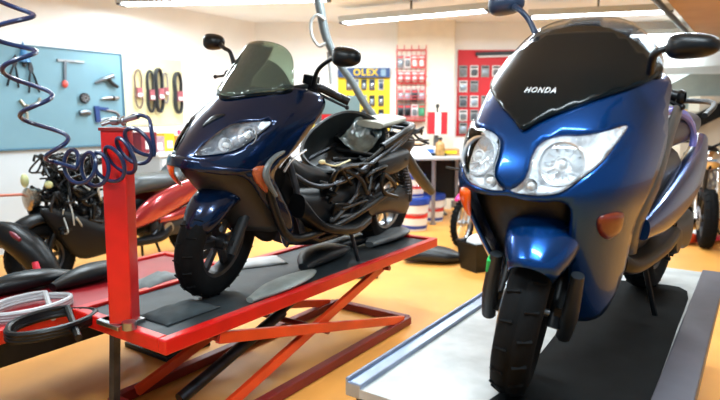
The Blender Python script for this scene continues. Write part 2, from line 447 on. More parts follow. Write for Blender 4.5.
mo=m.obj('rubber_mat',mat('mat_and_shade_black',rgb(11,14,15),.8,noise=.3,nscale=10,spec=.15),smooth=0); mo.location=RL0+Vector((0,0,lz)); mo.rotation_euler=(0,0,ROTL)
tag(mo,'black rubber mat with painted-in shade on the pale lift under the bright blue scooter','mat')
# third red lift at the left edge
L3=lane(-1.0,-.70)
t=thing('scooter_lift','empty red lift at the left edge of the photo with loose hoses on it','lift',L3,(0,0,ROTL))
lift_frame(t,2.0,.62,.47,M_red,mat('red_deck',rgb(140,20,28),.4,noise=.2,nscale=4))
for y in (.05,.57):
    m=MB(); m.box((1.0,y,.375),(1.9,.06,.11)); m.obj('under_beam',M_black,t,smooth=0,bevel=.006)
m=MB(); m.box((1.75,.31,.17),(.2,.2,.31)); m.obj('pedestal',M_black,t,smooth=0,bevel=.01)
m=MB(); m.box((1.75,.31,.015),(.3,.4,.03)); m.obj('base_plate',M_black,t,smooth=0,bevel=.005)
# ---------------------------------------------------------------- scooters
# local frame of each scooter: x forward, y to its left, z up, origin on the ground under the front axle
class Bike:
    def __init__(s,o,lean,th):
        s.o,s.lean,s.th=o,lean,th; s.head=math.atan2(-cos(R(th)),-sin(R(th)))
        s.mw=Matrix.Translation(o)@Euler((-R(lean),0,s.head)).to_matrix().to_4x4(); s.inv=s.mw.inverted()
    def at(s,px,py,y):
        """local point on the lengthwise plane y seen at a place in the photo"""
        a=s.inv@Vector((0,0,CAM_Z)); d=s.inv.to_3x3()@Vector(ray(px,py)); k=(y-a.y)/d.y
        return a+d*k
    def atx(s,px,py,x):
        a=s.inv@Vector((0,0,CAM_Z)); d=s.inv.to_3x3()@Vector(ray(px,py)); k=(x-a.x)/d.x
        return a+d*k
    def root(s,label,cat='scooter'):
        s.r=thing('motor_scooter',label,cat,s.o,(-R(s.lean),0,s.head)); return s.r
def steer_m(ang,hx=-.36,hz=.95):
    ax=Vector((-sin(R(26)),0,cos(R(26)))); T=Matrix.Translation((hx,0,hz))
    return T@Matrix.Rotation(R(ang),4,ax)@T.inverted()
def wheel(root,name,cx,r,wd,S=None,spokes=6,rimmat=None,disc=True):
    S=S or Matrix.Identity(4)
    T=S@Matrix.Translation((cx,0,r))@Matrix.Rotation(pi/2,4,'X')
    h=wd/2; ri=r*.64
    prof=[(ri,-h*.75),(ri+.02,-h*.92),(r*.82,-h),(r*.93,-h*.86),(r*.985,-h*.5),(r,-h*.12),(r*.994,-h*.06),(r*.994,h*.06),(r,h*.12),(r*.985,h*.5),(r*.93,h*.86),(r*.82,h),(ri+.02,h*.92),(ri,h*.75),(ri-.012,h*.5),(ri-.012,-h*.5)]
    w=MB(); w.lathe(prof,T,48,closed=True)
    # tread blocks cut as slanted grooves are left to the side lugs
    for k in range(40):
        a=2*pi*k/40; sg=1 if k%2 else -1
        w.box((0,0,0),(.012,.006,h*.7),M=T@Matrix.Rotation(a,4,'Z')@Matrix.Translation((r*.972,0,sg*h*.5))@Matrix.Rotation(sg*.5,4,'Z')@Matrix.Rotation(-sg*.42,4,'Y'))
    o=w.obj(name,M_rubber,root)
    rm=rimmat or M_dsteel
    q=MB(); q.lathe([(ri+.002,-h*.7),(ri+.002,h*.7),(ri-.02,h*.55),(ri-.028,0),(ri-.02,-h*.55)],T,40,closed=True)
    q.lathe([(.001,-h*.8),(.035,-h*.8),(.04,-h*.3),(.04,h*.3),(.035,h*.8),(.001,h*.8)],T,20)
    for k in range(spokes):
        a=2*pi*k/spokes; q.box((0,0,0),(ri-.05,.03,.022),M=T@Matrix.Rotation(a,4,'Z')@Matrix.Translation(((ri+.03)/2,0,0)))
    q.obj('rim',rm,o)
    if disc:
        d=MB()
        for zz in (h+.01,):
            d.lathe([(.075,zz),(.12,zz),(.12,zz+.005),(.075,zz+.005)],T,36,closed=True)
            for k in range(6):
                a=2*pi*k/6; d.box((0,0,0),(.045,.012,.004),M=T@Matrix.Rotation(a,4,'Z')@Matrix.Translation((.055,0,zz+.002)))
        d.obj('brake_disc',M_steel,o)
    return o
def fender(root,cx,r,hw,a0,a1,S,m,name='front_fender'):
    """arched mudguard over the wheel, angles measured from straight ahead upwards"""
    rows=[];n=14;k=22
    for i in range(k+1):
        a=R(a0+(a1-a0)*i/k); taper=1-.45*(abs(2*i/k-1))**3
        row=[]
        for j in range(n+1):
            b=-pi/2+pi*j/n
            rr=r-.075*(1-cos(b))*(1.0)
            y=hw*taper*sin(b)
            row.append(S@Vector((cx+rr*cos(a),y,r*.0+WH+rr*sin(a))))
        rows.append(row)
    q=MB(); q.grid(rows); return q.obj(name,m,root,solid=.005,off=0)
WH=.27
def fork(root,S,m,ym=.085,ztop=.62,sleeve=None):
    for sg in (-1,1):
        q=MB()
        a=Vector((.0,sg*ym,WH)); ax=Vector((-sin(R(26)),0,cos(R(26))))
        q.tube([S@(a-ax*.04),S@(a+ax*.18)],.026,14); q.tube([S@(a+ax*.17),S@(a+ax*(ztop-WH)/cos(R(26)))],.017,12)
        q.box((0,0,0),(.05,.02,.06),M=S@Matrix.Translation(a))
        q.obj('fork_leg',m,root)
    q=MB(); q.cyl(S@Vector((0,-.10,WH)),S@Vector((0,.10,WH)),.012); q.obj('front_axle',M_steel,root)
def lensunit(B,root,cowl,outl,side,bowl_t,bowl_z,br,lensmat,rim=None,bowls=None,tray=None):
    """headlight: clear lens skin, chrome reflector tray behind it, round bowl with bulb"""
    L=patch(cowl,outl,side=side,step=.018,off=lambda p,o:.003+min(dseg(p,o)*.3,.007)).obj('headlight_lens',lensmat,root,solid=.002,off=0)
    T=patch(cowl,outl,side=side,step=.016,off=lambda p,o:-min(.002+dseg(p,o)*1.2,.038)*max(.15,min(1,(.50-p[0]/TS)/.10))).obj('reflector_tray',tray or mat('reflector_silver',rgb(226,228,230),.3,.1,noise=.22,nscale=60),L)
    for (bt,bz,rr) in bowls or [(bt_,bz_,br) for bt_,bz_ in ((bowl_t,bowl_z),)]:
        P=Vector(cowl.p(bt,bz,side)); n=Vector(cowl.n(bt,bz,side)); n=(n+Vector((1.2,0,0))).normalized()
        z=n; x=Vector((0,1,0)).cross(z).normalized(); y=z.cross(x)
        Mx=Matrix.Translation(P-n*.03)@Matrix((x,y,z)).transposed().to_4x4()
        q=MB(); q.lathe([(.008,-.02),(rr*.45,-.014),(rr*.8,.0),(rr,.022),(rr*1.07,.024),(rr*1.07,.018),(rr*.98,.0)],Mx,28)
        # facets on the bowl
        for k in range(12):
            a=2*pi*k/12; q.box((0,0,0),(rr*.5,.004,.004),M=Mx@Matrix.Rotation(a,4,'Z')@Matrix.Translation((rr*.65,0,.004))@Matrix.Rotation(-.5,4,'Y'))
        q.obj('reflector_bowl',mat('bright_bowl',rgb(238,240,242),.14,.6),L)
        q=MB(); q.lathe([(.001,.03),(.009,.026),(.011,.012),(.011,-.018)],Mx,14); q.lathe([(rr*.30,.020),(rr*.34,.020),(rr*.34,.014),(rr*.30,.014)],Mx,20,closed=True)
        q.obj('bulb',M_white,L)
    return L
def signal(B,root,cowl,outl,side,m=None):
    a=patch(cowl,outl,side=side,step=.014,off=lambda p,o:.002+min(dseg(p,o)*.5,.008)).obj('turn_signal',m or M_amber,root,solid=.004,off=-1)
    tag(a,'amber turn signal lens')
    return a
def mirror(B,root,stalk,c,d,size,m=M_black,tilt=0):
    """rear-view mirror: stalk path, housing centre, forward-facing back shell, glass on the rider's side"""
    q=MB(); q.tube(stalk,[.012,.010,.010,.014],10,smooth=6); st_=q.obj('mirror_stalk',m,root)
    q=MB(); w,h,t=size
    q.v=[];rows=[]
    Mx=Matrix.Translation(c)@Matrix.Rotation(R(tilt),4,'X')@Matrix.Rotation(d,4,'Z')
    for i in range(9):
        a=-pi/2+pi/2*i/8
        rr=cos(a) if i<8 else 1; row=[]
        for k in range(24):
            b=2*pi*k/24; cc,ss=cos(b),sin(b)
            yy=math.copysign(abs(cc)**.72,cc)*w*max(rr,.02)**.75; zz=math.copysign(abs(ss)**.72,ss)*h*max(rr,.02)**.75*(1-.22*cc)
            row.append(Mx@Vector((-sin(a)*t,yy,zz)))
        rows.append(row)
    row=[Mx@Vector((-.008,(Mx.inverted()@p).y*.97,(Mx.inverted()@p).z*.97)) for p in rows[-1]]; rows.append(row)
    q.grid(rows,True,True); hs=q.obj('mirror_housing',m,root)
    q=MB(); q.add([Mx@Vector((-.010,math.copysign(abs(cos(2*pi*k/24))**.72,cos(2*pi*k/24))*w*.92,math.copysign(abs(sin(2*pi*k/24))**.72,sin(2*pi*k/24))*h*.9*(1-.22*cos(2*pi*k/24)))) for k in range(24)],[list(range(24))])
    q.obj('mirror_glass',M_chrome,hs)
rnd=random.Random(7)
def tangle(root,name,c,d,n,r,m,seed=1,loops=4):
    """bundle of loose cables inside a box"""
    rg=random.Random(seed)
    q=MB()
    for i in range(n):
        p=Vector((c[0]+rg.uniform(-1,1)*d[0],c[1]+rg.uniform(-1,1)*d[1],c[2]+rg.uniform(-1,1)*d[2])); P=[p]
        for k in range(loops):
            p=p+Vector((rg.uniform(-1,1)*d[0],rg.uniform(-1,1)*d[1],rg.uniform(-1,1)*d[2]))*.9
            p=Vector([max(c[j]-d[j],min(c[j]+d[j],p[j])) for j in range(3)]); P.append(p)
        q.tube(P,r*rg.uniform(.7,1.4),6,smooth=5)
    return q.obj(name,m,root)
def engine(root,x,y,z,m,m2,sc=1):
    """swing-arm engine: crankcase, finned cylinder, belt-drive cover, starter"""
    q=MB(); q.loft([(x-.12,y,z,.09,.06),(x-.05,y,z,.12,.11),(x+.10,y,z+.01,.12,.12),(x+.2,y,z+.02,.09,.08)],18,3,2.6); e=q.obj('engine_case',m,root)
    q=MB()
    for k in range(7): q.box((x+.23+k*.022,y-.02,z+.04),(.008,.17,.15))
    q.box((x+.30,y-.02,z+.04),(.17,.12,.11)); q.obj('cylinder',m2,e,smooth=0)
    q=MB(); q.loft([(x-.52,y+.13,z-.03,.02,.06),(x-.46,y+.13,z-.03,.045,.10),(x-.25,y+.13,z-.015,.05,.075),(x,y+.13,z+.0,.05,.085),(x+.12,y+.13,z+.01,.045,.08),(x+.16,y+.13,z+.01,.015,.04)],20,4,2.6)
    for k in range(9):
        a=2*pi*k/9; q.cyl((x+.04+.075*cos(a),y+.17,z+.075*sin(a)),(x+.04+.075*cos(a),y+.19,z+.075*sin(a)),.008,n=8)
    q.obj('belt_cover',m,e)
    q=MB(); q.lathe([(.001,.02),(.05,.02),(.06,.0),(.06,-.01)],Matrix.Translation((x+.02,y+.19,z+.0))@Matrix.Rotation(-pi/2,4,'X'),24); q.obj('cover_disc',m2,e)
    q=MB(); q.tube([(x-.02,y-.10,z+.13),(x-.05,y-.1,z+.2),(x-.2,y-.08,z+.22)],[.03,.03,.05],12,smooth=4); q.obj('intake_pipe',m2,e)
    return e
# ================================================================ bright blue scooter (right)
BR=Bike(R_O,R_LEAN,R_TH)
root=BR.root('bright blue scooter facing forward on the pale lift, twin round headlights and dark windshield')
P_blue=mat('bright_blue_metallic_paint',(.001,.048,.21,1),.25,.78,coat=.35)
P_lens=glassy('clear_lens',(.97,.98,.99,1),.03,1.22)
lensR=[(.02,.655),(.13,.650),(.25,.655),(.338,.668),(.43,.705),(.51,.745),(.56,.790),(.595,.838),(.5,.826),(.42,.816),(.33,.810),(.225,.806),(.135,.785),(.108,.745),(.112,.715),(.098,.688),(.06,.668)]
bodyR=mir([(0,.640),(.12,.635),(.24,.635),(.33,.640),(.41,.62),(.425,.56),(.40,.45),(.37,.33),(.38,.24),(.55,.215),(.80,.24),(.92,.36),(.94,.5),(.93,.62),(.95,.72),(.93,.81),(.84,.90),(.80,.955),(.72,.985),(.5,1.00),(.25,.985),(0,.96)])
patch(R_COWL,bodyR,[lensR,[(-t,z) for t,z in reversed(lensR)]],step=.022).obj('front_fairing',P_blue,root,solid=.012,off=-1,fix=False)
for sd in (1,-1):
    lensunit(BR,root,R_COWL,lensR,sd,.30,.738,.058,P_lens,bowls=[(.29,.738,.055),(.14,.674,.018)])
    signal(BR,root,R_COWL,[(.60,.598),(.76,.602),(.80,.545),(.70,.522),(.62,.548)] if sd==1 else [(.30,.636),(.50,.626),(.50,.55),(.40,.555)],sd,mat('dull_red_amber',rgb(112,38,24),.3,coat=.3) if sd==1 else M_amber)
# inner black shroud behind the mouth, between the lower fairing halves
q=patch(R_COWL,mir([(0,.655),(.5,.66),(.9,.6),(.9,.3),(.6,.25),(.3,.34),(.2,.42),(0,.44)]),step=.03,off=-.055).obj('inner_shroud',mat('matte_black',rgb(8,10,12),.8,spec=.2),root,solid=.004,off=0)
darkR=mir([(0,.812),(.04,.822),(.11,.846),(.325,.897),(.56,.948),(.665,.985),(.63,1.015),(.52,1.045),(.37,1.085),(.20,1.117),(0,1.128)])
patch(R_COWL,darkR,step=.022,off=.008).obj('front_visor',mat('smoke_visor',rgb(5,12,15),.2,spec=.22),root,solid=.004,off=0,fix=False)
clearR=mir([(0,.98),(.3,.985),(.66,.97),(.68,1.00),(.64,1.045),(.53,1.09),(.40,1.128),(.25,1.155),(0,1.168)])
patch(R_COWL,clearR,step=.03,off=.003).obj('windshield',glassy('smoke_glass',(.50,.54,.58,1),.05,1.28,.06,(.2,.24,.3,1)),root,solid=.003,off=0,fix=False)
# rider-side housings: dash, inner leg shield, handlebar
q=MB(); q.loft([(-.14,0,.86,.10,.05),(-.25,0,.90,.20,.07),(-.36,0,.93,.22,.06),(-.44,0,.93,.16,.04)],20,4,2.6); q.obj('dashboard',M_black,root)
q=patch(R_COWL,mir([(0,.30),(.5,.30),(.97,.40),(.97,.62),(.93,.80),(.8,.9),(0,.88)]),step=.04,off=-.05).obj('inner_shield',M_black,root,solid=.01,off=0)
for sd in (1,-1):
    m=MB()
    rows=[]
    for i in range(9):
        k=i/8; z=.90-.46*k
        a=Vector(R_COWL.p(.93,z,sd)); rows.append([a+Vector((0,-.006*sd,0)),a+Vector((-.07,-.004*sd,-.01)),a+Vector((-.15-.02*k,-.02*sd,-.03)),a+Vector((-.24-.04*k,-.055*sd,-.05))])
    m.grid(rows); m.obj('leg_shield_trim',mat('taupe_grey_trim',rgb(74,72,70),.4,noise=.1,nscale=5),root,solid=.008,off=0)
m=MB(); m.tube([(-.36,-.26,.93),(-.33,-.16,.95),(-.32,0,.94),(-.33,.16,.95),(-.36,.26,.93)],.014,12,smooth=5); hb=m.obj('handlebar',M_dsteel,root)
for sd in (1,-1):
    m=MB(); m.cyl((-.35,sd*.18,.95),(-.365,sd*.27,.925),.018); m.lathe([(.021,0),(.024,.01),(.018,.02)],Matrix.Translation((-.365,sd*.272,.924))@Matrix.Rotation(-sd*pi/2,4,'X'),16); m.obj('grip',M_black,hb)
    m=MB(); m.tube([(-.33,sd*.16,.95),(-.33,sd*.21,.93),(-.36,sd*.285,.895)],[.009,.008,.006],8,smooth=4); m.ball((-.36,sd*.287,.895),.01); m.box((-.335,sd*.16,.95),(.04,.05,.04)); m.obj('brake_lever',M_black,hb)
# mirrors on the fairing shoulders
c=BR.at(693,46,.37); s0=BR.at(650,72,.26); s1=BR.at(654,55,.28); s2=BR.at(668,48,.31)
mirror(BR,root,[s0,s1,s2,c+V(0,-.03,0)],c,.0,(.060,.031,.05))
c2=BR.at(507,3,-.36); s0=BR.at(538,40,-.20); mirror(BR,root,[s0,BR.at(530,22,-.24),BR.at(520,10,-.28),c2],c2,.0,(.07,.045,.06),m=mat('blue_black_plastic',rgb(34,52,78),.35))
# badge lettering
def lettering(txt,size,fn,m,parent,name='badge',ext=.002,spacing=1.0):
    """small raised capitals; fn maps a text-plane point to the surface"""
    cu=bpy.data.curves.new('lettering','FONT'); cu.body=txt; cu.size=size; cu.align_x='CENTER'; cu.align_y='CENTER'; cu.resolution_u=3; cu.space_character=spacing; cu.offset=size*.025
    to=bpy.data.objects.new('lettering',cu); COL.objects.link(to)
    dg=bpy.context.evaluated_depsgraph_get(); me=bpy.data.meshes.new_from_object(to.evaluated_get(dg))
    bpy.data.objects.remove(to); bpy.data.curves.remove(cu)
    for v in me.vertices: v.co=fn(v.co.x,v.co.y)
    me.name=name; me.materials.clear(); me.materials.append(m)
    o=bpy.data.objects.new(name,me); COL.objects.link(o); o.parent=parent
    q=o.modifiers.new('thickness','SOLIDIFY'); q.thickness=ext; q.offset=0
    return o
def onR(x,y):
    z=.918+y*1.0; t=x*1.0/.45
    return Vector(R_COWL.p(t,z,1))+Vector(R_COWL.n(t,z,1))*.013
lettering('HONDA',.0215,onR,mat('silver_badge',rgb(205,210,214),.3,.5),root,spacing=1.25)
# steered front end
S=steer_m(17)
wheel(root,'front_tyre',0,.27,.115,S)
fk=fork(root,S,M_black)
for sg in (-1,1):
    q=MB(); q.tube([S@V(.10,sg*.115,.44),S@V(.045,sg*.12,.30),S@V(.0,sg*.115,.21)],[.018,.024,.022],12,smooth=4); q.obj('fork_guard',M_dgrey,root)
q=MB(); q.box((0,0,0),(.03,.034,.05),M=S@Matrix.Translation((.085,-.122,.40))@Matrix.Rotation(.4,4,'Y')); tag(q.obj('marking_tape',M_green,root,bevel=.004),'bright green tape')
fender(root,-.03,.352,.105,35,140,S,P_blue)
# floor, tunnel, seat, tail
q=MB(); q.loft([(-.40,0,.46,.12,.18),(-.52,0,.46,.15,.20),(-.66,0,.54,.185,.22),(-.95,0,.60,.20,.16)],20,4,3.2); q.obj('centre_tunnel',mat('taupe_grey_trim',rgb(74,72,70),.4,noise=.1,nscale=5),root)
for sd in (1,-1):
    q=MB(); q.loft([(-.34,sd*.15,.38,.04,.04),(-.45,sd*.165,.35,.05,.03),(-.75,sd*.17,.36,.06,.03),(-.98,sd*.17,.38,.05,.03)],18,4,3); q.obj('floorboard',M_black,root)
    # blue side body sweeping up to the tail
    q=MB(); q.loft([(-.34,sd*.225,.50,.02,.035),(-.62,sd*.225,.53,.035,.075),(-1.0,sd*.205,.59,.05,.10),(-1.35,sd*.17,.64,.05,.09),(-1.75,sd*.11,.72,.04,.05)],18,5,2.3); q.obj('side_panel',P_blue,root)
q=MB(); q.loft([(-.56,0,.72,.12,.06),(-.66,0,.77,.175,.09),(-.92,0,.80,.20,.085),(-1.15,0,.80,.19,.075),(-1.22,0,.81,.18,.085),(-1.5,0,.82,.15,.065),(-1.72,0,.83,.10,.035)],24,5,2.5); st_=q.obj('seat',mat('dark_vinyl',rgb(44,44,56),.35,noise=.2,nscale=6),root)
q=MB(); q.tube([(-.62,.10,.84),(-.80,.16,.878),(-.95,.195,.85),(-1.04,.205,.79),(-1.06,.205,.74)],.014,8,smooth=5); q.tube([(-.66,.06,.862),(-.85,.12,.886),(-1.02,.16,.875),(-1.10,.19,.82)],.012,8,smooth=5); tag(q.obj('seat_cover_fold',mat('pale_cover_film',rgb(120,128,215),.2,coat=.6),st_),'pale shiny fold')
q=MB(); q.tube([(-1.5,.16,.86),(-1.75,.15,.92),(-1.85,.0,.93),(-1.75,-.15,.92),(-1.5,-.16,.86)],.014,10,smooth=5); q.obj('grab_rail',M_dgrey,root)
wheel(root,'rear_tyre',-1.45,.26,.14)
engine(root,-1.05,.0,.34,M_dgrey,M_dsteel)
q=MB(); q.tube([(-.9,-.12,.2),(-1.2,-.2,.25),(-1.35,-.22,.32)],.03,12,smooth=4); q.loft([(-1.3,-.22,.32,.05,.05),(-1.75,-.24,.42,.06,.065)],16,2,2.1); q.obj('exhaust',M_dsteel,root)
q=MB(); q.tube([(-.95,.10,.25),(-1.0,.16,.0),(-1.06,.20,.0)],.012,8); q.tube([(-.95,-.10,.25),(-1.0,-.16,.0),(-1.06,-.20,.0)],.012,8); q.cyl((-.95,-.12,.25),(-.95,.12,.25),.015); q.obj('centre_stand',M_black,root)
# ================================================================ dark blue scooter (middle)
BM=Bike(M_O,M_LEAN,34.6)
root=BM.root('dark blue scooter without its seat on the red lift, open storage tub showing')
P_navy=mat('dark_blue_metallic_paint',(.0015,.012,.045,1),.20,.6,coat=.4)
lensM=[(.15,.690),(.24,.694),(.33,.702),(.42,.715),(.49,.745),(.54,.792),(.565,.842),(.47,.842),(.38,.834),(.28,.820),(.22,.785),(.185,.745),(.16,.715)]
bodyM=mir([(0,.645),(.2,.64),(.42,.625),(.6,.61),(.70,.56),(.78,.40),(.84,.26),(.95,.22),(1.0,.36),(.95,.52),(.86,.62),(.90,.74),(.93,.85),(.95,.93),(.85,.975),(.55,1.00),(.25,.99),(0,.95)])
patch(M_COWL,bodyM,[lensM,[(-t,z) for t,z in reversed(lensM)]],step=.022).obj('front_fairing',P_navy,root,solid=.012,off=-1,fix=False)
for sd in (1,-1):
    lensunit(BM,root,M_COWL,lensM,sd,.38,.765,.036,P_lens,bowls=[(.45,.782,.040),(.33,.742,.028)],tray=mat('smoked_reflector',rgb(150,154,160),.25,.5,noise=.4,nscale=25))
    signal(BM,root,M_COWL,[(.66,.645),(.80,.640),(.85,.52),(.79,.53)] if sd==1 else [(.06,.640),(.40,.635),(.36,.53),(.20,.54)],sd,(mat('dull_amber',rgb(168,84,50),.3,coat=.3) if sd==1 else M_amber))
# beak lip under the lights, intake scoop on the nose
patch(M_COWL,mir([(0,.632),(.25,.628),(.5,.620),(.66,.64),(.5,.650),(.25,.668),(0,.675)]),step=.02,off=.012).obj('front_lip',P_navy,root,solid=.012,off=-1,fix=False)
patch(M_COWL,[(.03,.80),(.10,.83),(.16,.86),(.05,.845)],step=.02,off=.002).obj('intake_scoop',M_black,root,solid=.004,off=0)
patch(M_COWL,mir([(0,.655),(.5,.64),(.85,.58),(.85,.28),(.6,.24),(.3,.34),(.2,.42),(0,.44)]),step=.03,off=-.05).obj('inner_shroud',mat('matte_black',rgb(8,10,12),.8,spec=.2),root,solid=.004,off=0)
patch(M_COWL,mir([(0,.925),(.3,.955),(.56,.985),(.57,1.03),(.53,1.085),(.44,1.14),(.28,1.175),(0,1.187)]),step=.03,off=.012).obj('windshield',glassy('green_glass',(.50,.60,.52,1),.04,1.5,.10,(.35,.45,.38,1)),root,solid=.003,off=0,fix=False)
patch(M_COWL,mir([(0,.915),(.3,.945),(.58,.975),(.54,1.02),(.44,1.065),(.28,1.10),(0,1.115)]),step=.03,off=.005).obj('dash_hood',mat('smoke_visor',rgb(5,12,15),.2,spec=.22),root,solid=.004,off=0,fix=False)
patch(M_COWL,mir([(0,.30),(.5,.30),(.90,.32),(.93,.62),(.90,.80),(.8,.9),(0,.88)]),step=.04,off=-.045).obj('inner_shield',M_dgrey,root,solid=.01,off=0)
q=MB(); q.loft([(-.16,0,.86,.10,.04),(-.28,0,.90,.19,.06),(-.40,0,.92,.20,.05)],20,4,2.6); q.obj('dashboard',M_black,root)
S=steer_m(15)
m=MB(); m.tube([S@V(-.42,-.33,.99),S@V(-.36,-.2,1.03),S@V(-.34,0,.98),S@V(-.36,.2,1.03),S@V(-.42,.33,.99)],.014,12,smooth=5); hb=m.obj('handlebar',M_dsteel,root)
for sd in (1,-1):
    m=MB(); m.cyl(S@V(-.385,sd*.21,1.025),S@V(-.43,sd*.35,.985),.020); m.obj('grip',M_black,hb)
    m=MB(); m.tube([S@V(-.34,sd*.17,1.01),S@V(-.32,sd*.24,1.0),S@V(-.36,sd*.37,.965)],[.009,.008,.006],8,smooth=4); m.ball(S@V(-.36,sd*.372,.965),.011); m.obj('brake_lever',M_black,hb)
    m=MB(); m.box((0,0,0),(.05,.07,.045),M=S@Matrix.Translation((-.35,sd*.17,1.055))); m.box((0,0,0),(.06,.05,.05),M=S@Matrix.Translation((-.36,sd*.19,1.02))); m.obj('fluid_reservoir',M_black,hb,bevel=.006)
c=BM.at(347,57,.44); a0=BM.at(313,86,.20)
mirror(BM,root,[a0,BM.at(318,70,.24),BM.at(330,60,.32),c+V(0,-.04,0)],c,0.,(.072,.043,.05))
c=BM.at(215,42,-.38); a0=BM.at(234,64,-.17)
mirror(BM,root,[a0,BM.at(230,52,-.21),BM.at(224,48,-.26),c+V(0,.03,0)],c,0.,(.066,.040,.05))
wheel(root,'front_tyre',0,.27,.115,S)
fork(root,S,M_dgrey)
fender(root,-.04,.305,.095,22,110,S,P_navy)
# rear of the front body: bare inner frame and the tunnel
fr=MB()
def T(fr,pts,r=.014,sm=5): fr.tube(pts,r,10,smooth=sm)
for sd in (1,-1):
    T(fr,[(-.32,sd*.05,.80),(-.38,sd*.14,.50),(-.42,sd*.17,.26),(-.70,sd*.18,.22),(-1.05,sd*.17,.42),(-1.50,sd*.11,.74)],.017,2)
    T(fr,[(-.36,sd*.06,.60),(-.52,sd*.17,.50),(-.85,sd*.20,.56),(-1.48,sd*.15,.77)],.013)
    T(fr,[(-.80,sd*.18,.27),(-.85,sd*.2,.52)],.012,0)
    T(fr,[(-1.1,sd*.18,.60),(-1.35,sd*.16,.70),(-1.52,sd*.12,.74)],.014)
for x,z in ((-.62,.50),(-.8,.26),(-1.1,.62),(-1.32,.74),(-1.48,.77)):
    T(fr,[(x,-.17 if x>-1.4 else -.11,z),(x,.17 if x>-1.4 else .11,z)],.012,0)
fr.obj('frame',M_dsteel,root)
fl=MB(); fl.tube([BM.at(268,186,.22),BM.at(276,214,.22),BM.at(290,238,.22),BM.at(318,233,.22),BM.at(352,217,.22),BM.at(392,190,.2)],[.02,.022,.022,.02,.018],12,smooth=3); fl.obj('floor_side_rail',M_black,root)
for sd in (1,-1):
    q=MB(); q.loft([(-.36,sd*.17,.42,.05,.06),(-.5,sd*.19,.30,.08,.03),(-.75,sd*.19,.25,.09,.03),(-.95,sd*.17,.27,.07,.03)],18,4,3); q.obj('floorboard',M_black,root)
q=MB(); q.loft([(-.36,0,.58,.08,.12),(-.5,0,.46,.10,.16),(-.72,0,.42,.12,.14),(-.86,0,.46,.13,.12)],20,4,2.8); q.obj('centre_tunnel',M_black,root)
# pale rims of the leg shield behind the side panel
q=MB(); q.tube([BM.at(303,128,.24),BM.at(290,146,.25),BM.at(272,160,.26),BM.at(266,176,.26),BM.at(276,196,.26)],[.008,.010,.012,.016,.010],8,smooth=5); q.obj('shield_edge',mat('pale_grey_edge',rgb(92,98,98),.4),root)
q=MB(); q.tube([BM.at(306,150,.2),BM.at(292,160,.21),BM.at(284,172,.22)],.006,8,smooth=5);q.tube([BM.at(300,146,.2),BM.at(286,158,.21),BM.at(279,168,.22)],.006,8,smooth=5); q.obj('bracket',M_steel,root)
# open storage tub: deep shell, rim leaning towards the front
Rm=[]
Ct=V(-.95,0,.70); ux=V(-1,0,.43).normalized(); uz=V(.43,.50,1).normalized(); uy=uz.cross(ux).normalized(); uy=uy if uy.y>0 else -uy; uz=ux.cross(uy); uz=uz if uz.z>0 else -uz
rows=[];n=40
for (k,dz) in ((1.06,-.012),(1.07,.0),(1.03,.008),(.98,.0),(.95,-.05),(.90,-.12),(.78,-.18),(.5,-.21),(.01,-.215)):
    row=[]
    for i in range(n):
        a=2*pi*i/n; cc,ss=cos(a),sin(a)
        lx=.31*math.copysign(abs(cc)**.85,cc)*k; ly=.19*math.copysign(abs(ss)**.85,ss)*k*(1+.12*cc)
        row.append(Ct+ux*lx+uy*ly+uz*dz)
    rows.append(row)
q=MB(); q.grid(rows,True); tb=q.obj('storage_tub',mat('tub_black',rgb(24,27,27),.42,noise=.3,nscale=14),root,solid=.006,off=-1)
q=MB(); 
rg=random.Random(3)
pl=[]
for j in range(9):
    row=[]
    for i in range(9):
        u=(i/8-.5)*2; v=(j/8-.5)*2
        row.append(Ct+ux*(.20+.09*v)+uy*(.0+.10*u)+uz*(-.130+.045*v*v+.03*u*u+.045*v+rg.uniform(-.014,.014)))
    pl.append(row)
q.grid(pl); tag(q.obj('plastic_film',mat('clear_bag',rgb(84,100,102),.18,coat=.8,noise=.45,nscale=18),tb,smooth=80,solid=.002),'crumpled see-through film')
q=MB(); q.ball(tuple(BM.at(322,162,.19)),(.025,.012,.012)); q.tube([BM.at(322,162,.19),BM.at(335,166,.20),BM.at(350,160,.20)],.005,6,smooth=4); q.obj('latch',M_cream,root)
# tail: rack and cream cover, rear inner mudguard
q=MB(); q.loft([(-1.20,0,.79,.10,.02),(-1.30,0,.81,.12,.025),(-1.47,0,.83,.10,.02)],18,3,3); q.obj('tail_cover',mat('bone_plastic',rgb(150,148,134),.6,noise=.1,nscale=10),root)
q=MB(); q.tube([(-1.10,.17,.68),(-1.32,.18,.76),(-1.52,.12,.79),(-1.56,0,.79),(-1.52,-.12,.79),(-1.32,-.18,.76),(-1.10,-.17,.68)],.022,10,smooth=5); q.obj('grab_rail',M_black,root)
q=MB(); q.loft([(-1.30,.02,.64,.12,.07),(-1.45,.02,.66,.14,.08),(-1.58,.02,.68,.10,.05)],16,3,3); q.obj('tail_light_bracket',M_black,root)
q=MB(); q.tube([(-1.62,.02,.60),(-1.80,.02,.46),(-1.98,.02,.34),(-2.10,.02,.27)],[.035,.04,.04,.03],12,smooth=4); q.obj('rear_mudguard',M_dgrey,root)
e=engine(root,-1.02,.0,.34,M_dgrey,M_dsteel)
wheel(root,'rear_tyre',-1.45,.26,.14,rimmat=M_steel)
q=MB(); q.tube([(-1.35,.15,.60),(-1.48,.16,.42),(-1.50,.16,.30)],.024,12,smooth=3)
for k in range(12): q.lathe([(.034,-.004),(.038,0),(.034,.004)],Matrix.Translation((-1.37-.0085*k,.155,.58-.020*k)),14)
q.obj('shock_absorber',M_dsteel,root)
q=MB(); q.loft([(-1.05,.15,.56,.04,.05),(-1.2,.17,.58,.06,.07),(-1.35,.17,.60,.05,.06)],16,3,3.2); q.obj('airbox',M_dgrey,root)
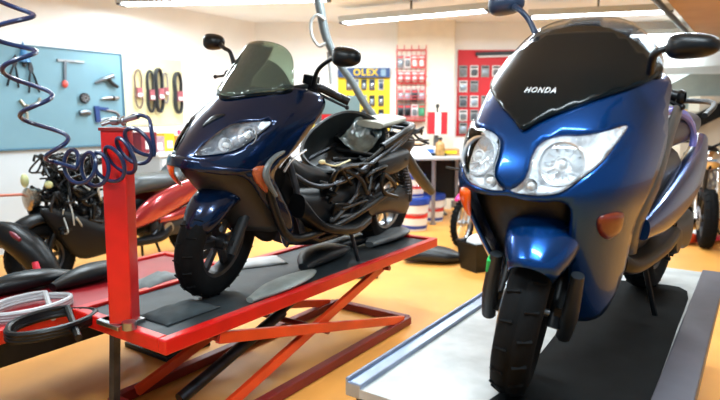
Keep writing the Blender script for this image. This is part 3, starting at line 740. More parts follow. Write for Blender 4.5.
q=MB(); q.tube([(-.95,-.12,.2),(-1.2,-.2,.25),(-1.35,-.22,.32)],.03,12,smooth=4); q.loft([(-1.3,-.22,.32,.05,.05),(-1.75,-.24,.42,.06,.065)],16,2,2.1); q.obj('exhaust',M_dsteel,root)
tangle(root,'cable_loom',(-.95,.12,.46),(.34,.10,.14),26,.010,M_black,11)
q=MB(); q.loft([(-.42,.02,.34,.14,.16),(-.60,.02,.32,.16,.17),(-.9,.02,.33,.16,.17),(-1.1,.02,.38,.15,.15),(-1.2,.02,.42,.12,.10)],18,4,3); q.obj('belly_pan',M_black,root)
tangle(root,'cable_loom',(-1.45,.10,.72),(.25,.08,.06),10,.006,M_dgrey,12)
q=MB(); q.tube([(-.86,.14,.24),(-.92,.2,.0),(-.98,.24,.0)],.012,8); q.obj('side_stand',M_dsteel,root)
# ================================================================ red scooter, front stripped (left)
RO=lane(.92,-2.75)
BL=Bike(tuple(RO),0,34.6)
root=BL.root('red scooter with stripped front and black seat standing by the blue tool board')
P_red=mat('red_metallic_paint',(.36,.03,.035,1),.22,.5,coat=1)
S=steer_m(-4)
wheel(root,'front_tyre',0,.26,.12,S)
fork(root,S,M_black,ztop=.75)
fender(root,-.02,.33,.08,20,150,S,M_black)
m=MB(); m.tube([S@V(-.46,-.31,.99),S@V(-.38,-.2,.95),S@V(-.36,0,.92),S@V(-.38,.2,.95),S@V(-.46,.31,.99)],.014,10,smooth=5); hb=m.obj('handlebar',M_dsteel,root)
for sd in (1,-1):
    m=MB(); m.cyl(S@V(-.41,sd*.22,.965),S@V(-.47,sd*.34,1.0),.020); m.obj('grip',M_black,hb)
    m=MB(); m.tube([S@V(-.36,sd*.18,.96),S@V(-.33,sd*.25,.99),S@V(-.37,sd*.34,1.0)],.007,8,smooth=4); m.obj('brake_lever',M_dgrey,hb)
hl=MB(); Mh=Matrix.Translation((-.02,-.10,.70))@Matrix.Rotation(pi/2,4,'Y')@Matrix.Rotation(0,4,'Z')
hl.lathe([(.001,-.06),(.04,-.055),(.075,-.02),(.088,.03),(.092,.035),(.088,.04),(.06,.052),(.001,.058)],Mh,28); hx=hl.obj('headlight',mat('bronze_reflector',rgb(176,160,140),.2,.8,noise=.2,nscale=30),root)
q=MB(); q.ball((.0,-.16,.84),(.03,.03,.055)); tag(q.obj('turn_signal',mat('pale_bulb',rgb(200,205,150),.3),root),'pale yellow signal lamp')
q=MB(); q.ball((-.05,.10,.82),(.03,.03,.03)); tag(q.obj('turn_signal',mat('pale_bulb',rgb(200,205,150),.3),root),'pale yellow signal lamp')
q=MB()
for sd in (1,-1):
    q.tube([(-.30,sd*.03,.88),(-.40,sd*.10,.6),(-.5,sd*.15,.34),(-.8,sd*.17,.26),(-1.05,sd*.15,.42),(-1.4,sd*.13,.66)],.018,10,smooth=5)
    q.tube([(-.30,sd*.04,.80),(-.08,sd*.13,.74),(-.05,sd*.13,.60),(-.33,sd*.07,.62)],.010,8,smooth=4)
    q.tube([(-.12,sd*.10,.80),(-.25,sd*.14,.95),(-.33,sd*.05,1.0)],.008,8,smooth=4)
q.cyl((-.05,-.13,.60),(-.05,.13,.60),.010)
q.obj('frame',M_dsteel,root)
tangle(root,'cable_loom',(-.22,0,.86),(.16,.20,.17),44,.010,M_black,21,5)
tangle(root,'cable_loom',(-.30,0,.60),(.22,.18,.16),30,.012,M_black,22,5)
tangle(root,'cable_loom',(-.42,0,.42),(.22,.16,.16),22,.010,M_dgrey,23,5)
tangle(root,'hose_loop',(-.30,.05,.66),(.2,.18,.2),7,.007,mat('pale_hose',rgb(170,176,174),.4),24,3)
q=MB(); q.loft([(-.30,0,.45,.11,.14),(-.42,0,.45,.14,.17),(-.5,0,.40,.13,.13)],16,3,3.5); q.obj('radiator',M_black,root)
for sd in (1,-1):
    q=MB(); q.loft([(.02,sd*.10,.62,.02,.03),(-.08,sd*.13,.52,.03,.12),(-.22,sd*.15,.40,.03,.18),(-.42,sd*.18,.34,.04,.12)],16,4,2.4); q.obj('inner_fairing',M_black,root)
q=MB(); q.loft([(-.46,0,.42,.10,.14),(-.7,0,.40,.12,.13),(-.9,0,.46,.14,.14)],18,3,2.8); q.obj('centre_tunnel',M_black,root)
q=MB(); q.loft([(-.70,0,.66,.10,.07),(-.80,0,.73,.15,.08),(-1.0,0,.745,.18,.08),(-1.2,0,.76,.17,.07),(-1.3,0,.82,.16,.09),(-1.6,0,.86,.14,.07),(-1.75,0,.87,.09,.03)],24,5,2.5); q.obj('seat',mat('seat_vinyl',rgb(58,64,66),.4,noise=.15,nscale=5),root)
for sd in (1,-1):
    q=MB(); q.loft([(-.66,sd*.17,.42,.03,.05),(-.85,sd*.20,.52,.05,.11),(-1.15,sd*.20,.62,.06,.11),(-1.5,sd*.17,.72,.06,.09),(-1.9,sd*.10,.80,.04,.05)],18,5,2.2); q.obj('side_panel',P_red,root)
    q=MB(); q.loft([(-.5,sd*.2,.28,.06,.03),(-.9,sd*.2,.27,.07,.035),(-1.05,sd*.18,.33,.05,.04)],14,3,3); q.obj('floorboard',M_black,root)
    q=MB(); q.loft([(-.95,sd*.17,.42,.03,.03),(-1.2,sd*.2,.46,.04,.05),(-1.6,sd*.18,.55,.03,.03)],14,3,2.2); q.obj('lower_panel',P_red,root)
q=MB(); q.loft([(-1.72,0,.80,.10,.05),(-1.9,0,.82,.12,.05),(-1.98,0,.83,.08,.03)],16,3,2.6); q.obj('tail_light',mat('tail_lens',rgb(190,30,30),.2,coat=.6),root)
wheel(root,'rear_tyre',-1.45,.26,.14)
engine(root,-1.05,.0,.34,M_dgrey,M_steel)
q=MB(); q.tube([(-.95,.10,.25),(-1.0,.16,.0),(-1.06,.20,.0)],.012,8); q.tube([(-.95,-.10,.25),(-1.0,-.16,.0),(-1.06,-.20,.0)],.012,8); q.cyl((-.95,-.12,.25),(-.95,.12,.25),.015); q.obj('centre_stand',M_black,root)
# ================================================================ tool board on the left wall
def wl(px,py,out=.0):
    """point of the left wall seen at a photo position, raised by out"""
    v=Vector(ray(px,py)); n=Nn; P0=A0+Nn*out; C=Vector((0,0,CAM_Z))
    k=(P0-C).dot(n)/v.dot(n); return C+v*k
def bw(px,py,Y=8.36): return Vector(W(px,py,Y))
WALLM=Matrix.Translation((0,0,0))@Matrix(((D.x,Nn.x,0),(D.y,Nn.y,0),(0,0,1))).to_4x4() # x along the wall, y out of it
def wmat(px,py,out=.0,rot=0):
    """frame on the left wall: x along the wall, y up, z out of the wall"""
    P=wl(px,py,out); return Matrix.Translation(P)@Matrix(((D.x,0,Nn.x),(D.y,0,Nn.y),(0,1,0))).to_4x4()@Matrix.Rotation(R(rot),4,'Z')
BOARD=.035
def wbar(m,pts,w,h=.012,out=BOARD+.01):
    P=[wl(x,y,out) for x,y in pts]
    for a,b in zip(P,P[1:]): m.bar(a,b,w,h,up=Nn)
def wtube(m,pts,r,out=BOARD+.015,sm=4,n=8):
    m.tube([wl(x,y,out) for x,y in pts],r,n,smooth=sm)
a=wl(122,57,0);b=wl(122,143,0)
s1=(a-A0).dot(D)-.04; zt=2.0; zb=1.02
t=thing('tool_board','large light blue steel tool board on the left wall','board',on_wall(s1-1.4,zb,.0),(0,0,0))
t.location=(0,0,0)
def wbox(s0,s1,z0,z1,o0,o1):
    m=MB(); P=[on_wall(s0,0,o0),on_wall(s1,0,o0),on_wall(s1,0,o1),on_wall(s0,0,o1)]
    m.add([(p.x,p.y,z0) for p in P]+[(p.x,p.y,z1) for p in P],[(3,2,1,0),(4,5,6,7),(0,1,5,4),(1,2,6,5),(2,3,7,6),(3,0,4,7)]); return m
def rebase(t,loc):
    """move the empty to its thing's base without moving the parts"""
    t.location=loc; bpy.context.view_layer.update()
    for c in t.children: c.matrix_parent_inverse=Matrix.Translation(-Vector(loc))
wbox(s1-2.6,s1,zb,zt,.014,BOARD).obj('panel',mat('blue_board',rgb(112,150,164),.45,.1,noise=.04,nscale=3),t,smooth=0)
wbox(s1-.008,s1+.012,zb-.01,zt+.01,.014,BOARD+.012).obj('edge_strip',mat('board_edge',rgb(70,110,130),.4),t,smooth=0)
wbox(s1-2.6,s1,zb-.02,zb+.0,.014,BOARD+.012).obj('edge_strip',mat('board_edge',rgb(70,110,130),.4),t,smooth=0)
wbox(s1-2.6,s1,zt,zt+.012,.014,BOARD+.012).obj('edge_strip',mat('board_edge',rgb(70,110,130),.4),t,smooth=0)
rebase(t,on_wall(s1-1.3,zb,.02))
def wtool(name,label,cat,build,group=None):
    """a tool hanging on the board; build fills the parts"""
    t=thing(name,label,cat); build(t); bpy.context.view_layer.update()
    cs=[c for c in t.children]; b=Vector((0,0,0)); n=0
    for c in cs:
        for v in c.data.vertices: b+=v.co; n+=1
    rebase(t,b/n); return t
def pliers(px,py,rot,L,hm):
    def f(t):
        M=wmat(px,py,BOARD+.012,rot)
        q=MB(); q.prism(dense([(-.012,0),(-.022,L*.12),(-.006,L*.34),(.006,L*.34),(.022,L*.12),(.012,0)],3),.014,M); q.obj('jaws',M_dsteel,t)
        for sd in (-1,1):
            q=MB(); q.tube([M@V(sd*.008,.005,.007),M@V(sd*.03,-L*.25,.007),M@V(sd*.05,-L*.66,.007)],[.007,.011,.010],8,smooth=4); q.obj('handle',hm,t)
    return f
wtool('pliers','black-handled pliers hanging leftmost on the blue tool board','pliers',pliers(14,66,-8,.30,M_black))
wtool('pliers','black-handled pliers under the blue cone on the tool board','pliers',pliers(31,72,4,.30,M_black))
def f(t):
    M=wmat(24,58,BOARD+.02); q=MB(); q.lathe([(.001,.16),(.012,.13),(.05,-.02),(.055,-.04),(.001,-.045)],M@Matrix.Rotation(-pi/2,4,'X'),16); q.obj('cone',mat('blue_funnel',rgb(58,120,170),.4),t)
    q=MB(); q.cyl(M@V(0,-.04,0),M@V(0,-.08,0),.02); q.obj('spout',M_dgrey,t)
wtool('funnel','blue cone-shaped funnel hanging between the two pliers','funnel',f)
def f(t):
    q=MB(); wbar(q,[(57,60),(84,62)],.022,.02); q.obj('cross_handle',M_steel,t)
    q=MB(); wbar(q,[(65,61),(65,80)],.026,.02); q.obj('shaft',mat('tool_steel',rgb(112,120,128),.35,.8),t)
    q=MB(); q.ball(wl(65,84,BOARD+.02),(.03,.03,.04)); tag(q.obj('tip',mat('red_tip',rgb(226,92,84),.4),t),'red tip')
wtool('t_wrench','steel T-handled wrench with red tip, middle of the blue board','wrench',f)
def f(t):
    q=MB(); wtube(q,[(20,100),(27,107),(36,104)],.016); wtube(q,[(24,108),(27,114),(27,121)],.015); wtube(q,[(30,106),(38,103),(40,98)],.015)
    q.ball(wl(27,107,BOARD+.02),.028); q.obj('arm',mat('worn_puller',rgb(176,168,150),.3,.8),t)
    q=MB(); q.cyl(wl(27,107,BOARD),wl(27,107,BOARD+.06),.014); q.obj('screw',M_dsteel,t)
wtool('bearing_puller','three-armed steel puller, lowest tool at the left of the blue board','puller',f)
def f(t):
    M=wmat(84,98,BOARD+.005); q=MB(); q.lathe([(.022,0),(.05,0),(.055,.006),(.055,.024),(.05,.03),(.022,.03)],M,24,closed=True); q.obj('outer_ring',M_dsteel,t)
    q=MB(); q.lathe([(.012,.0),(.022,.0),(.022,.036),(.012,.036)],M,20,closed=True)
    for k in range(8): q.ball(M@V(.036*cos(k*pi/4),.036*sin(k*pi/4),.028),.008,8)
    q.obj('bearing_balls',M_steel,t)
wtool('ball_bearing','round steel bearing hanging on the blue board right of the T-wrench','bearing',f)
def f(t):
    q=MB(); q.tube([wl(95,83,.06),wl(104,79,.07),wl(113,76,.07)],[.012,.022,.028],12,smooth=3); q.obj('barrel',mat('tool_steel',rgb(112,120,128),.35,.8),t)
    q=MB(); q.tube([wl(108,78,.07),wl(112,83,.07),wl(118,87,.07)],[.02,.022,.018],10,smooth=3); q.obj('grip',M_dgrey,t)
wtool('air_gun','grey air gun hanging top right on the blue tool board','air tool',f)
def f(t):
    q=MB(); q.tube([wl(101,99,.06),wl(106,98,.06),wl(114,98,.06),wl(119,98,.06)],[.006,.018,.024,.016],14,smooth=3); q.obj('body',M_steel,t)
    q=MB(); q.cyl(wl(112,98,.06),wl(114,98,.06),.027); q.obj('ring',M_dsteel,t)
wtool('spindle','short steel spindle hanging under the grey air gun','tool part',f)
def f(t):
    q=MB(); q.tube([wl(80,113,.06),wl(86,112,.06),wl(90,113,.06)],.028,10,smooth=3); q.obj('clamp_jaw',mat('tool_steel',rgb(112,120,128),.35,.8),t)
    q=MB(); wbar(q,[(96,106),(98,122)],.05,.04); wbar(q,[(96,108),(108,109)],.03,.03); q.obj('frame',mat('blue_clamp',rgb(34,62,120),.4),t)
    q=MB(); wtube(q,[(98,121),(108,118),(122,120)],.010); wtube(q,[(106,110),(116,112),(120,117)],.012); q.obj('screw',M_steel,t)
wtool('chain_breaker','dark blue clamp tool hanging low at the right of the blue board','clamp',f)
# ================================================================ cream board with drive belts
t=thing('belt_board','cream board on the left wall with drive belts hanging on hooks','board')
s2=(wl(181,80,0)-A0).dot(D)
wbox(s1+.02,s2,1.22,2.0,.014,.024).obj('panel',M_cream,t,smooth=0)
rebase(t,on_wall((s1+s2)/2,1.22,.02))
def belt(px,py0,py1,w,m,label,n=1,thick=.011,out0=.06):
    t=thing('drive_belt',label,'drive belt',group='drive belts on the cream board')
    a=wl(px,py0,0);b=wl(px,py1,0); hh=(a.z-b.z)/2; c=(a+b)/2
    for k in range(n):
        o=out0+k*.02; r=w*(1-.05*k); P=[]
        for i in range(36):
            q=2*pi*i/36; x=r*cos(q)*(1 if abs(sin(q))>.55 else .72+.28*abs(sin(q))/.55); z=hh*math.copysign(abs(sin(q))**.8,sin(q))
            P.append(c+D*x+Nn*o+Vector((0,0,z)))
        P.append(P[0]); q=MB(); q.tube(P,thick,6,caps=False); q.obj('belt',m,t)
    q=MB(); M=Matrix.Translation(c+Nn*(out0+.01*n)+Vector((0,0,-.01)))@Matrix(((D.x,0,Nn.x),(D.y,0,Nn.y),(0,1,0))).to_4x4()
    q.box((0,-.03,0),(w*1.25,hh*.5,.012+.02*n),M=M); lb=q.obj('label_sleeve',mat('pink_sleeve',rgb(160,84,92),.5,noise=.15,nscale=30),t,smooth=0)
    q=MB(); q.box((0,-.03-hh*.12,.003+.01*n+.006),(w*1.1,hh*.16,.006),M=M); q.obj('label_print',M_white,lb,smooth=0)
    q=MB(); top=c+Vector((0,0,hh-.02)); q.cyl(top+Nn*(.02-0),top+Nn*(out0+.02*n+.05),.004,n=8); q.cyl(top+Nn*(out0+.02*n+.05),top+Nn*(out0+.02*n+.05)+Vector((0,0,.02)),.004,n=8); q.obj('hook',M_steel,t)
    rebase(t,c-Vector((0,0,hh)))
mb2=mat('belt_rubber',rgb(38,40,42),.6,noise=.2,nscale=30); mb1=mat('belt_brown',rgb(120,98,84),.6,noise=.2,nscale=30)
belt(135.5,70,108,.055,mb1,'brown drive belt hanging alone, leftmost on the cream board')
belt(147,71,112,.05,mb2,'black drive belt bundle hanging second from the left',2)
belt(155,69,112,.055,mb2,'thick black drive belt bundle in the middle of the cream board',3)
belt(162.5,73,103,.04,mat('belt_grey',rgb(150,140,136),.6),'pale grey short drive belt right of the thick black bundle')
belt(174,73,113,.06,mb2,'black drive belt bundle hanging rightmost on the cream board',3)
# bench against the left wall with its goods
bs0=(wl(128,140,0)-A0).dot(D); bs1=bs0+2.1; bt=.92
t=thing('workbench','white-topped workbench against the left wall under the drive belts','workbench')
wbox(bs0,bs1,bt-.04,bt,.03,.55).obj('bench_top',M_white,t,smooth=0,bevel=.005)
wbox(bs0+.03,bs1-.03,.10,bt-.04,.06,.52).obj('bench_cabinet',M_lower,t,smooth=0)
for k in range(3):
    s_=bs0+.05+k*.68; d=wbox(s_,s_+.64,.14,bt-.07,.52,.535).obj('door',mat('bench_door',rgb(206,212,216),.4),t,smooth=0,bevel=.004)
    wbox(s_+.56,s_+.58,.55,.68,.535,.555).obj('handle',M_steel,d,smooth=0)
rebase(t,on_wall((bs0+bs1)/2,0,.3))
def bench_box(px,w,h,d,m,label,name='parts_box',cat='box',out=.28,lid=None,z0=None):
    P=wl(px,130,out); P.z=z0 or bt
    t=thing(name,label,cat,P,(0,0,math.atan2(D.y,D.x)))
    q=MB(); q.box((0,0,h*.42),(w,d,h*.84)); q.obj('box_body',m,t,smooth=0,bevel=.003)
    q=MB(); q.box((0,0,h*.92),(w*1.03,d*1.03,h*.16)); q.obj('box_lid',lid or m,t,smooth=0,bevel=.003)
    q=MB(); q.box((0,-d/2-.002,h*.4),(w*.5,.004,h*.4)); q.obj('printed_panel',M_white,t,smooth=0)
    return t
bench_box(143,.20,.23,.2,mat('maroon_box',rgb(120,26,40),.5,noise=.2,nscale=20),'maroon parts box on the white bench behind the air hose')
bench_box(154,.13,.18,.18,mat('mauve_box',rgb(170,140,146),.5,noise=.2,nscale=20),'small mauve parts box right of the maroon box on the bench')
bench_box(165,.14,.21,.15,mat('yellow_box',rgb(232,186,30),.5,noise=.1),'yellow parts box on the white bench')
bench_box(174.5,.10,.18,.15,mat('orange_box',rgb(214,140,60),.5,noise=.1),'small orange parts box right of the yellow box on the bench')
t=thing('spray_can','pink-capped spray can beside the nose of the dark blue scooter','can',tuple(Vector((wl(179,130,.30).x,wl(179,130,.30).y,bt))))
q=MB(); q.lathe([(.001,0),(.033,0),(.033,.17),(.02,.19),(.001,.19)],None,18); q.obj('can_body',M_white,t)
q=MB(); q.lathe([(.022,.19),(.024,.24),(.001,.245)],None,16); q.obj('cap',mat('pink_cap',rgb(236,70,110),.4),t)
# ================================================================ displays on the back wall
def pack(name,label,x,z,w,h,col,Y,group,cat='package',dark=None,blister=None):
    """blister pack hanging on a hook: printed card, product bubble"""
    t=thing(name,label,cat,(x,Y,z),(0,0,0),group)
    q=MB(); q.box((0,0,h/2),(w,.004,h)); q.obj('card',col,t,smooth=0)
    q=MB(); q.loft([(-w*.36,-.012,h*.36,.010,h*.20),(-w*.2,-.018,h*.38,.014,h*.26),(w*.2,-.018,h*.38,.014,h*.26),(w*.36,-.012,h*.36,.010,h*.20)],12,2,3); q.obj('blister',blister or M_dgrey,t)
    q=MB(); q.box((0,-.004,h*.84),(w*.8,.004,h*.14)); q.obj('header_print',dark or M_dgrey,t,smooth=0)
    q=MB(); q.cyl((0,.02,h*.97),(0,-.05,h*.97),.003,n=6); q.obj('hook',M_steel,t)
    return t
YB=8.388
# yellow display
p0=bw(338,77,YB);p1=bw(390,77,YB);pb=bw(338,118,YB)
t=thing('product_display','yellow wall display with dark blue header and hanging packs','display',((p0.x+p1.x)/2,YB,pb.z-.25))
wd=p1.x-p0.x; hh=p0.z-pb.z+.25; M_dy=mat('display_yellow',rgb(246,208,14),.5)
q=MB(); q.box((0,-.010,hh/2),(wd,.02,hh)); q.obj('back_panel',M_dy,t,smooth=0)
q=MB(); q.box((0,-.05,hh+.055),(wd*.99,.07,.13)); hd=q.obj('header',mat('header_navy',rgb(30,66,120),.5),t,smooth=0)
lettering('OLEX',.13,lambda x,y:Vector((x+.02,-.089,hh+.055+y)),M_dy,hd,name='lettering',spacing=1.1)
q=MB(); q.box((.27,-.088,hh+.055),(.07,.004,.09)); q.obj('square_mark',mat('pale_blue_mark',rgb(130,160,180),.5),hd,smooth=0)
Yt=YB-.045
sh=mat('silver_pack',rgb(150,160,170),.3,.4); 
c3=[mat('navy_card',rgb(36,58,92),.5),mat('silver_card',rgb(176,184,190),.4),mat('black_card',rgb(34,38,40),.5),mat('yellow_card',rgb(240,205,20),.5)]
rg=random.Random(5)
for r,y in enumerate((90,106,120)):
    for c,x in enumerate((349,356,364,372,381)):
        P=bw(x,y,Yt); k=(r*2+c)%3
        pack('hanging_pack','%s pack in the %s row of the yellow display, %s'%(('navy','silver','black')[k],('top','middle','bottom')[r],('first from left','second from left','in the centre','second from right','rightmost')[c]),P.x,P.z,.075,.15,c3[k],Yt,'packs on the yellow display',blister=(M_steel,c3[0],sh)[k])
# red wire rack
M_rd=mat('display_red',rgb(204,24,34),.5); M_rw=mat('rack_red',rgb(214,80,84),.5)
p0=bw(397,50,8.18);p1=bw(426,50,8.18);pb=bw(397,121,8.18)
t=thing('wire_rack','red wire rack of packs on the cream pilaster','rack',((p0.x+p1.x)/2,8.18,pb.z))
wd=p1.x-p0.x; hh=p0.z-pb.z; q=MB()
for k in range(7): q.cyl((-wd/2+wd*k/6,0,0),(-wd/2+wd*k/6,0,hh),.004,n=6)
for k in range(14): q.cyl((-wd/2,0,hh*k/13),(wd/2,0,hh*k/13),.004,n=6)
for z in (0,hh): q.cyl((-wd/2,0,z),(wd/2,0,z),.010,n=6)
for x in (-wd/2,wd/2): q.cyl((x,0,0),(x,0,hh),.010,n=6)
q.obj('wire_grid',M_rw,t)
q=MB(); 
for k in range(5): q.bar((-wd/2+wd*k/4,.0,hh),(-wd/2+wd*k/4,-.03,hh+.06),.012,.006)
q.obj('top_hook',M_rw,t)
for z in (hh*.04,hh*.33,hh*.6):
    q=MB(); q.box((0,-.06,z-.02),(wd*1.02,.12,.01)); q.cyl((-wd/2,-.12,z+.02),(wd*.56,-.12,z+.02),.005,n=6); q.obj('shelf',M_rw,t,smooth=0)
cg=[mat('red_card',rgb(216,60,58),.5),mat('grey_card',rgb(150,148,146),.5),mat('slate_card',rgb(74,80,86),.5),mat('green_card',rgb(60,140,100),.5),mat('white_card',rgb(226,220,216),.5)]
for r,(y,ks) in enumerate(((68,(1,4,0,0)),(84,(0,0,0,0)),(102,(1,1,2,1)),(117,(2,2,4,3)))):
    for c,k in enumerate(ks):
        P=bw(400.5+c*7,y,8.15)
        pack('hanging_pack','%s pack in the %s row of the red wire rack, %s'%(('red','grey','slate','green','white')[k],('top','second','third','bottom')[r],('leftmost','second from left','third from left','rightmost')[c]),P.x,P.z,.085,.17,cg[k],8.15,'packs on the red wire rack',blister=(cg[4],sh,M_black,cg[3],M_grey)[k],dark=cg[0] if k else cg[4])
# red pegboard display
p0=bw(458,50,YB);p1=bw(530,50,YB);pb=bw(458,136,YB)
t=thing('product_display','red panel display with white and grey packs, behind the bright blue scooter','display',((p0.x+p1.x)/2,YB,pb.z))
wd=p1.x-p0.x; hh=p0.z-pb.z
q=MB(); q.box((0,-.010,hh/2),(wd,.02,hh)); q.obj('back_panel',M_rd,t,smooth=0)
q=MB(); q.box((.05,-.04,hh-.05),(wd*.62,.05,.05),rot=(0,-.03,0)); q.obj('header_bar',M_dgrey,t,smooth=0,bevel=.004)
q=MB(); q.box((.05,-.04,hh-.09),(wd*.55,.04,.02),rot=(0,-.03,0)); q.obj('header_strip',M_white,t,smooth=0)
for r,(y,n) in enumerate(((77,6),(92,6),(107,6),(121,5),(134,4))):
    for c in range(n):
        if r==1 and c==2: continue
        P=bw(463+c*11,y,Yt)
        pack('hanging_pack','%s pack in row %s of the red panel display, column %s'%(('grey','white')[(r+c)%2],('one','two','three','four','five')[r],('one','two','three','four','five','six')[c]),P.x,P.z,.115,.16,cg[4] if (r+c)%2 else cg[1],Yt,'packs on the red panel display',blister=(M_grey,cg[2],sh)[(r*2+c)%3])
# cables hanging on wall right of pilaster, small clamp tool above the red box
# ================================================================ round-fronted table and its goods
TY=6.75; tc=Vector(W(428,158,TY)); tz=Vector(G(428,158,.83)).z
P=Vector(W(424,160,7.25))
t=thing('work_table','grey-topped work table standing in front of the back wall','table',(P.x,P.y,0))
TT=P
q=MB(); q.prism(dense([(-.55,.30),(-.58,.0),(-.40,-.22),(0,-.30),(.40,-.24),(.60,.0),(.58,.30)],4),.03,Matrix.Translation((0,0,.80))); q.obj('table_top',mat('table_grey',rgb(176,180,182),.35,.2),t,smooth=30,bevel=.004)
for x,y in ((-.45,.2),(.45,.2),(.10,-.2)):
    q=MB(); q.cyl((x,y,0),(x,y,.80),.025,n=14); q.cyl((x,y,0),(x,y,.015),.04,n=14); q.obj('leg',mat('table_leg',rgb(150,150,160),.3,.6),t)
q=MB(); q.box((.05,.26,.52),(1.0,.02,.52)); q.obj('back_panel',M_black,t,smooth=0)
def ont(px,py,dy=0):
    g=Vector(W(px,py,7.2)); g.z=.831; return g
# sheet of paper folded as a peaked pile
g=ont(416,158)
q=MB(); q.add([(-.22,-.12,0),(.18,-.14,0),(.22,.12,0),(-.12,.14,0),(.02,.0,.13),(.10,.03,.11)],[(0,1,4),(1,5,4),(1,2,5),(2,3,4),(2,4,5),(3,0,4),(3,2,1,0)]); o=q.obj('paper_pile',M_white,smooth=0); o.location=g; one(o,'white paper sheets heaped at the left of the grey table','paper')
def goods(name,label,cat,px,py,w,d,h,m,extra=None,z0=.831,rot=0):
    g=Vector(W(px,py,7.25+(157-py)*.03)); t=thing(name,label,cat,(g.x,g.y,z0),(0,0,rot)); q=MB(); q.box((0,0,h/2),(w,d,h)); q.obj('body',m,t,smooth=0,bevel=.003)
    q=MB(); q.box((0,-d/2-.002,h*.5),(w*.7,.004,h*.45)); q.obj('front_label',extra or M_white,t,smooth=0); return t
goods('carton','low white carton with a blue mark on the grey table','carton',424,146.5,.34,.2,.10,M_white,mat('blue_mark',rgb(70,110,190),.5))
goods('cardboard_box','brown cardboard carton behind the white one on the grey table','carton',414,145,.20,.16,.14,M_card,M_card)
goods('cardboard_box','flat brown cardboard box at the right of the grey table','carton',449,150,.24,.2,.08,M_card,M_yellow)
goods('tool_case','small black tool case at the front edge of the grey table','case',438,154.5,.20,.08,.03,M_black,M_dgrey)
g=Vector(W(440,150,7.3)); g.z=.831; t=thing('oil_bottle','brown and gold bottle standing on the grey table','bottle',g)
q=MB(); q.lathe([(.001,0),(.055,0),(.06,.01),(.06,.13),(.045,.16),(.022,.18),(.022,.20),(.001,.20)],None,20); q.obj('bottle_body',mat('gold_brown',rgb(170,126,70),.35,noise=.3,nscale=20),t)
q=MB(); q.lathe([(.026,.20),(.026,.225),(.001,.228)],None,14); q.obj('cap',M_dgrey,t)
# red boxed compressor-like unit: red faces with white strip and gauge on top
g=Vector(W(437,134,7.75)); 
t=thing('parts_cabinet','red cabinet with a white centre strip and small gauge on top','box',(g.x,g.y,g.z))
h=.29; w=.25
for sd in (-1,1):
    q=MB(); q.box((sd*w*.33,0,h/2),(w*.34,.16,h)); q.obj('red_side',M_rd,t,smooth=0,bevel=.004)
q=MB(); q.box((0,-.01,h*.46),(w*.30,.16,h*1.0)); q.obj('centre_strip',M_white,t,smooth=0,bevel=.004)
q=MB(); q.cyl((0,0,h*.9),(0,0,h+.06),.012); q.ball((0,0,h+.08),.028); q.obj('gauge',M_dgrey,t)
q=MB(); q.box((0,.1,h/2-.12),(.05,.10,.5)); q.box((0,.10,-g.z/2-.05),(.06,.06,g.z+.0)); q.box((0,.1,-g.z+.01),(.3,.3,.02)); q.obj('stand',M_grey,t,smooth=0)
# dark machine with black parts on a shelf right of the table
g=Vector(W(490,158,7.3)); t=thing('parts_trolley','dark trolley with black cables and clutter beside the grey table','trolley',(g.x+.05,g.y+.1,0))
q=MB(); q.box((0,0,.79),(.5,.4,.03)); q.obj('tray',M_dgrey,t,smooth=0,bevel=.004)
q=MB(); q.box((0,0,.35),(.5,.4,.03)); q.obj('tray',M_dgrey,t,smooth=0,bevel=.004)
for x in(-.23,.23):
    for y in (-.18,.18):
        q=MB(); q.cyl((x,y,0),(x,y,.79),.015); q.obj('leg',M_dgrey,t)
tangle(t,'cable_loom',(0,0,.86),(.2,.15,.05),14,.008,M_black,31,4)
q=MB(); q.box((.08,-.15,.85),(.12,.08,.10)); q.obj('canister',M_white,t,smooth=0,bevel=.01)
q=MB(); q.box((-.05,-.12,.83),(.12,.08,.06)); q.obj('tray_box',M_yellow,t,smooth=0,bevel=.004)
q=MB(); q.box((0,.12,.57),(.5,.02,.40)); q.obj('back_panel',M_black,t,smooth=0)
# buckets
def bucket(px,py,s,z0,label,yo=0):
    g=Vector(G(px,py,0)); t=thing('paint_bucket',label,'bucket',(g.x,g.y+yo,z0),group='white and blue oil buckets under the table')
    q=MB(); q.lathe([(.001,0),(.125*s,0),(.13*s,.005),(.148*s,.30*s),(.155*s,.30*s),(.155*s,.315*s),(.150*s,.315*s)],None,32); b=q.obj('bucket_body',M_white,t)
    q=MB(); q.lathe([(.001,.335*s),(.12*s,.335*s),(.155*s,.33*s),(.160*s,.30*s),(.160*s,.27*s),(.1495*s,.265*s)],None,32); q.obj('bucket_lid',mat('bucket_blue',rgb(28,62,150),.4),t)
    for z,hh,c in ((.02,.035,mat('bucket_blue',rgb(28,62,150),.4)),(.13,.05,mat('bucket_red',rgb(206,36,42),.4))):
        q=MB(); r0=(.13+.018*z/.3)*s+.001; q.lathe([(r0,z*s),(r0+.003,(z+hh)*s)],None,32); q.obj('printed_band',c,t)
    q=MB(); q.tube([(.155*s,0,.26*s),(.14*s,-.10*s,.20*s),(0,-.168*s,.17*s),(-.14*s,-.10*s,.20*s),(-.155*s,0,.26*s)],.004,8,smooth=5); q.obj('bucket_handle',M_steel,t)
    return t
bucket(414,229,1.15,0,'white oil bucket with blue lid, on the floor under the grey table')
bucket(414,229,.80,.388,'small white bucket with blue lid on top of the big one')
bucket(433,222,1.05,0,'white oil bucket with blue lid behind the table leg',.1)
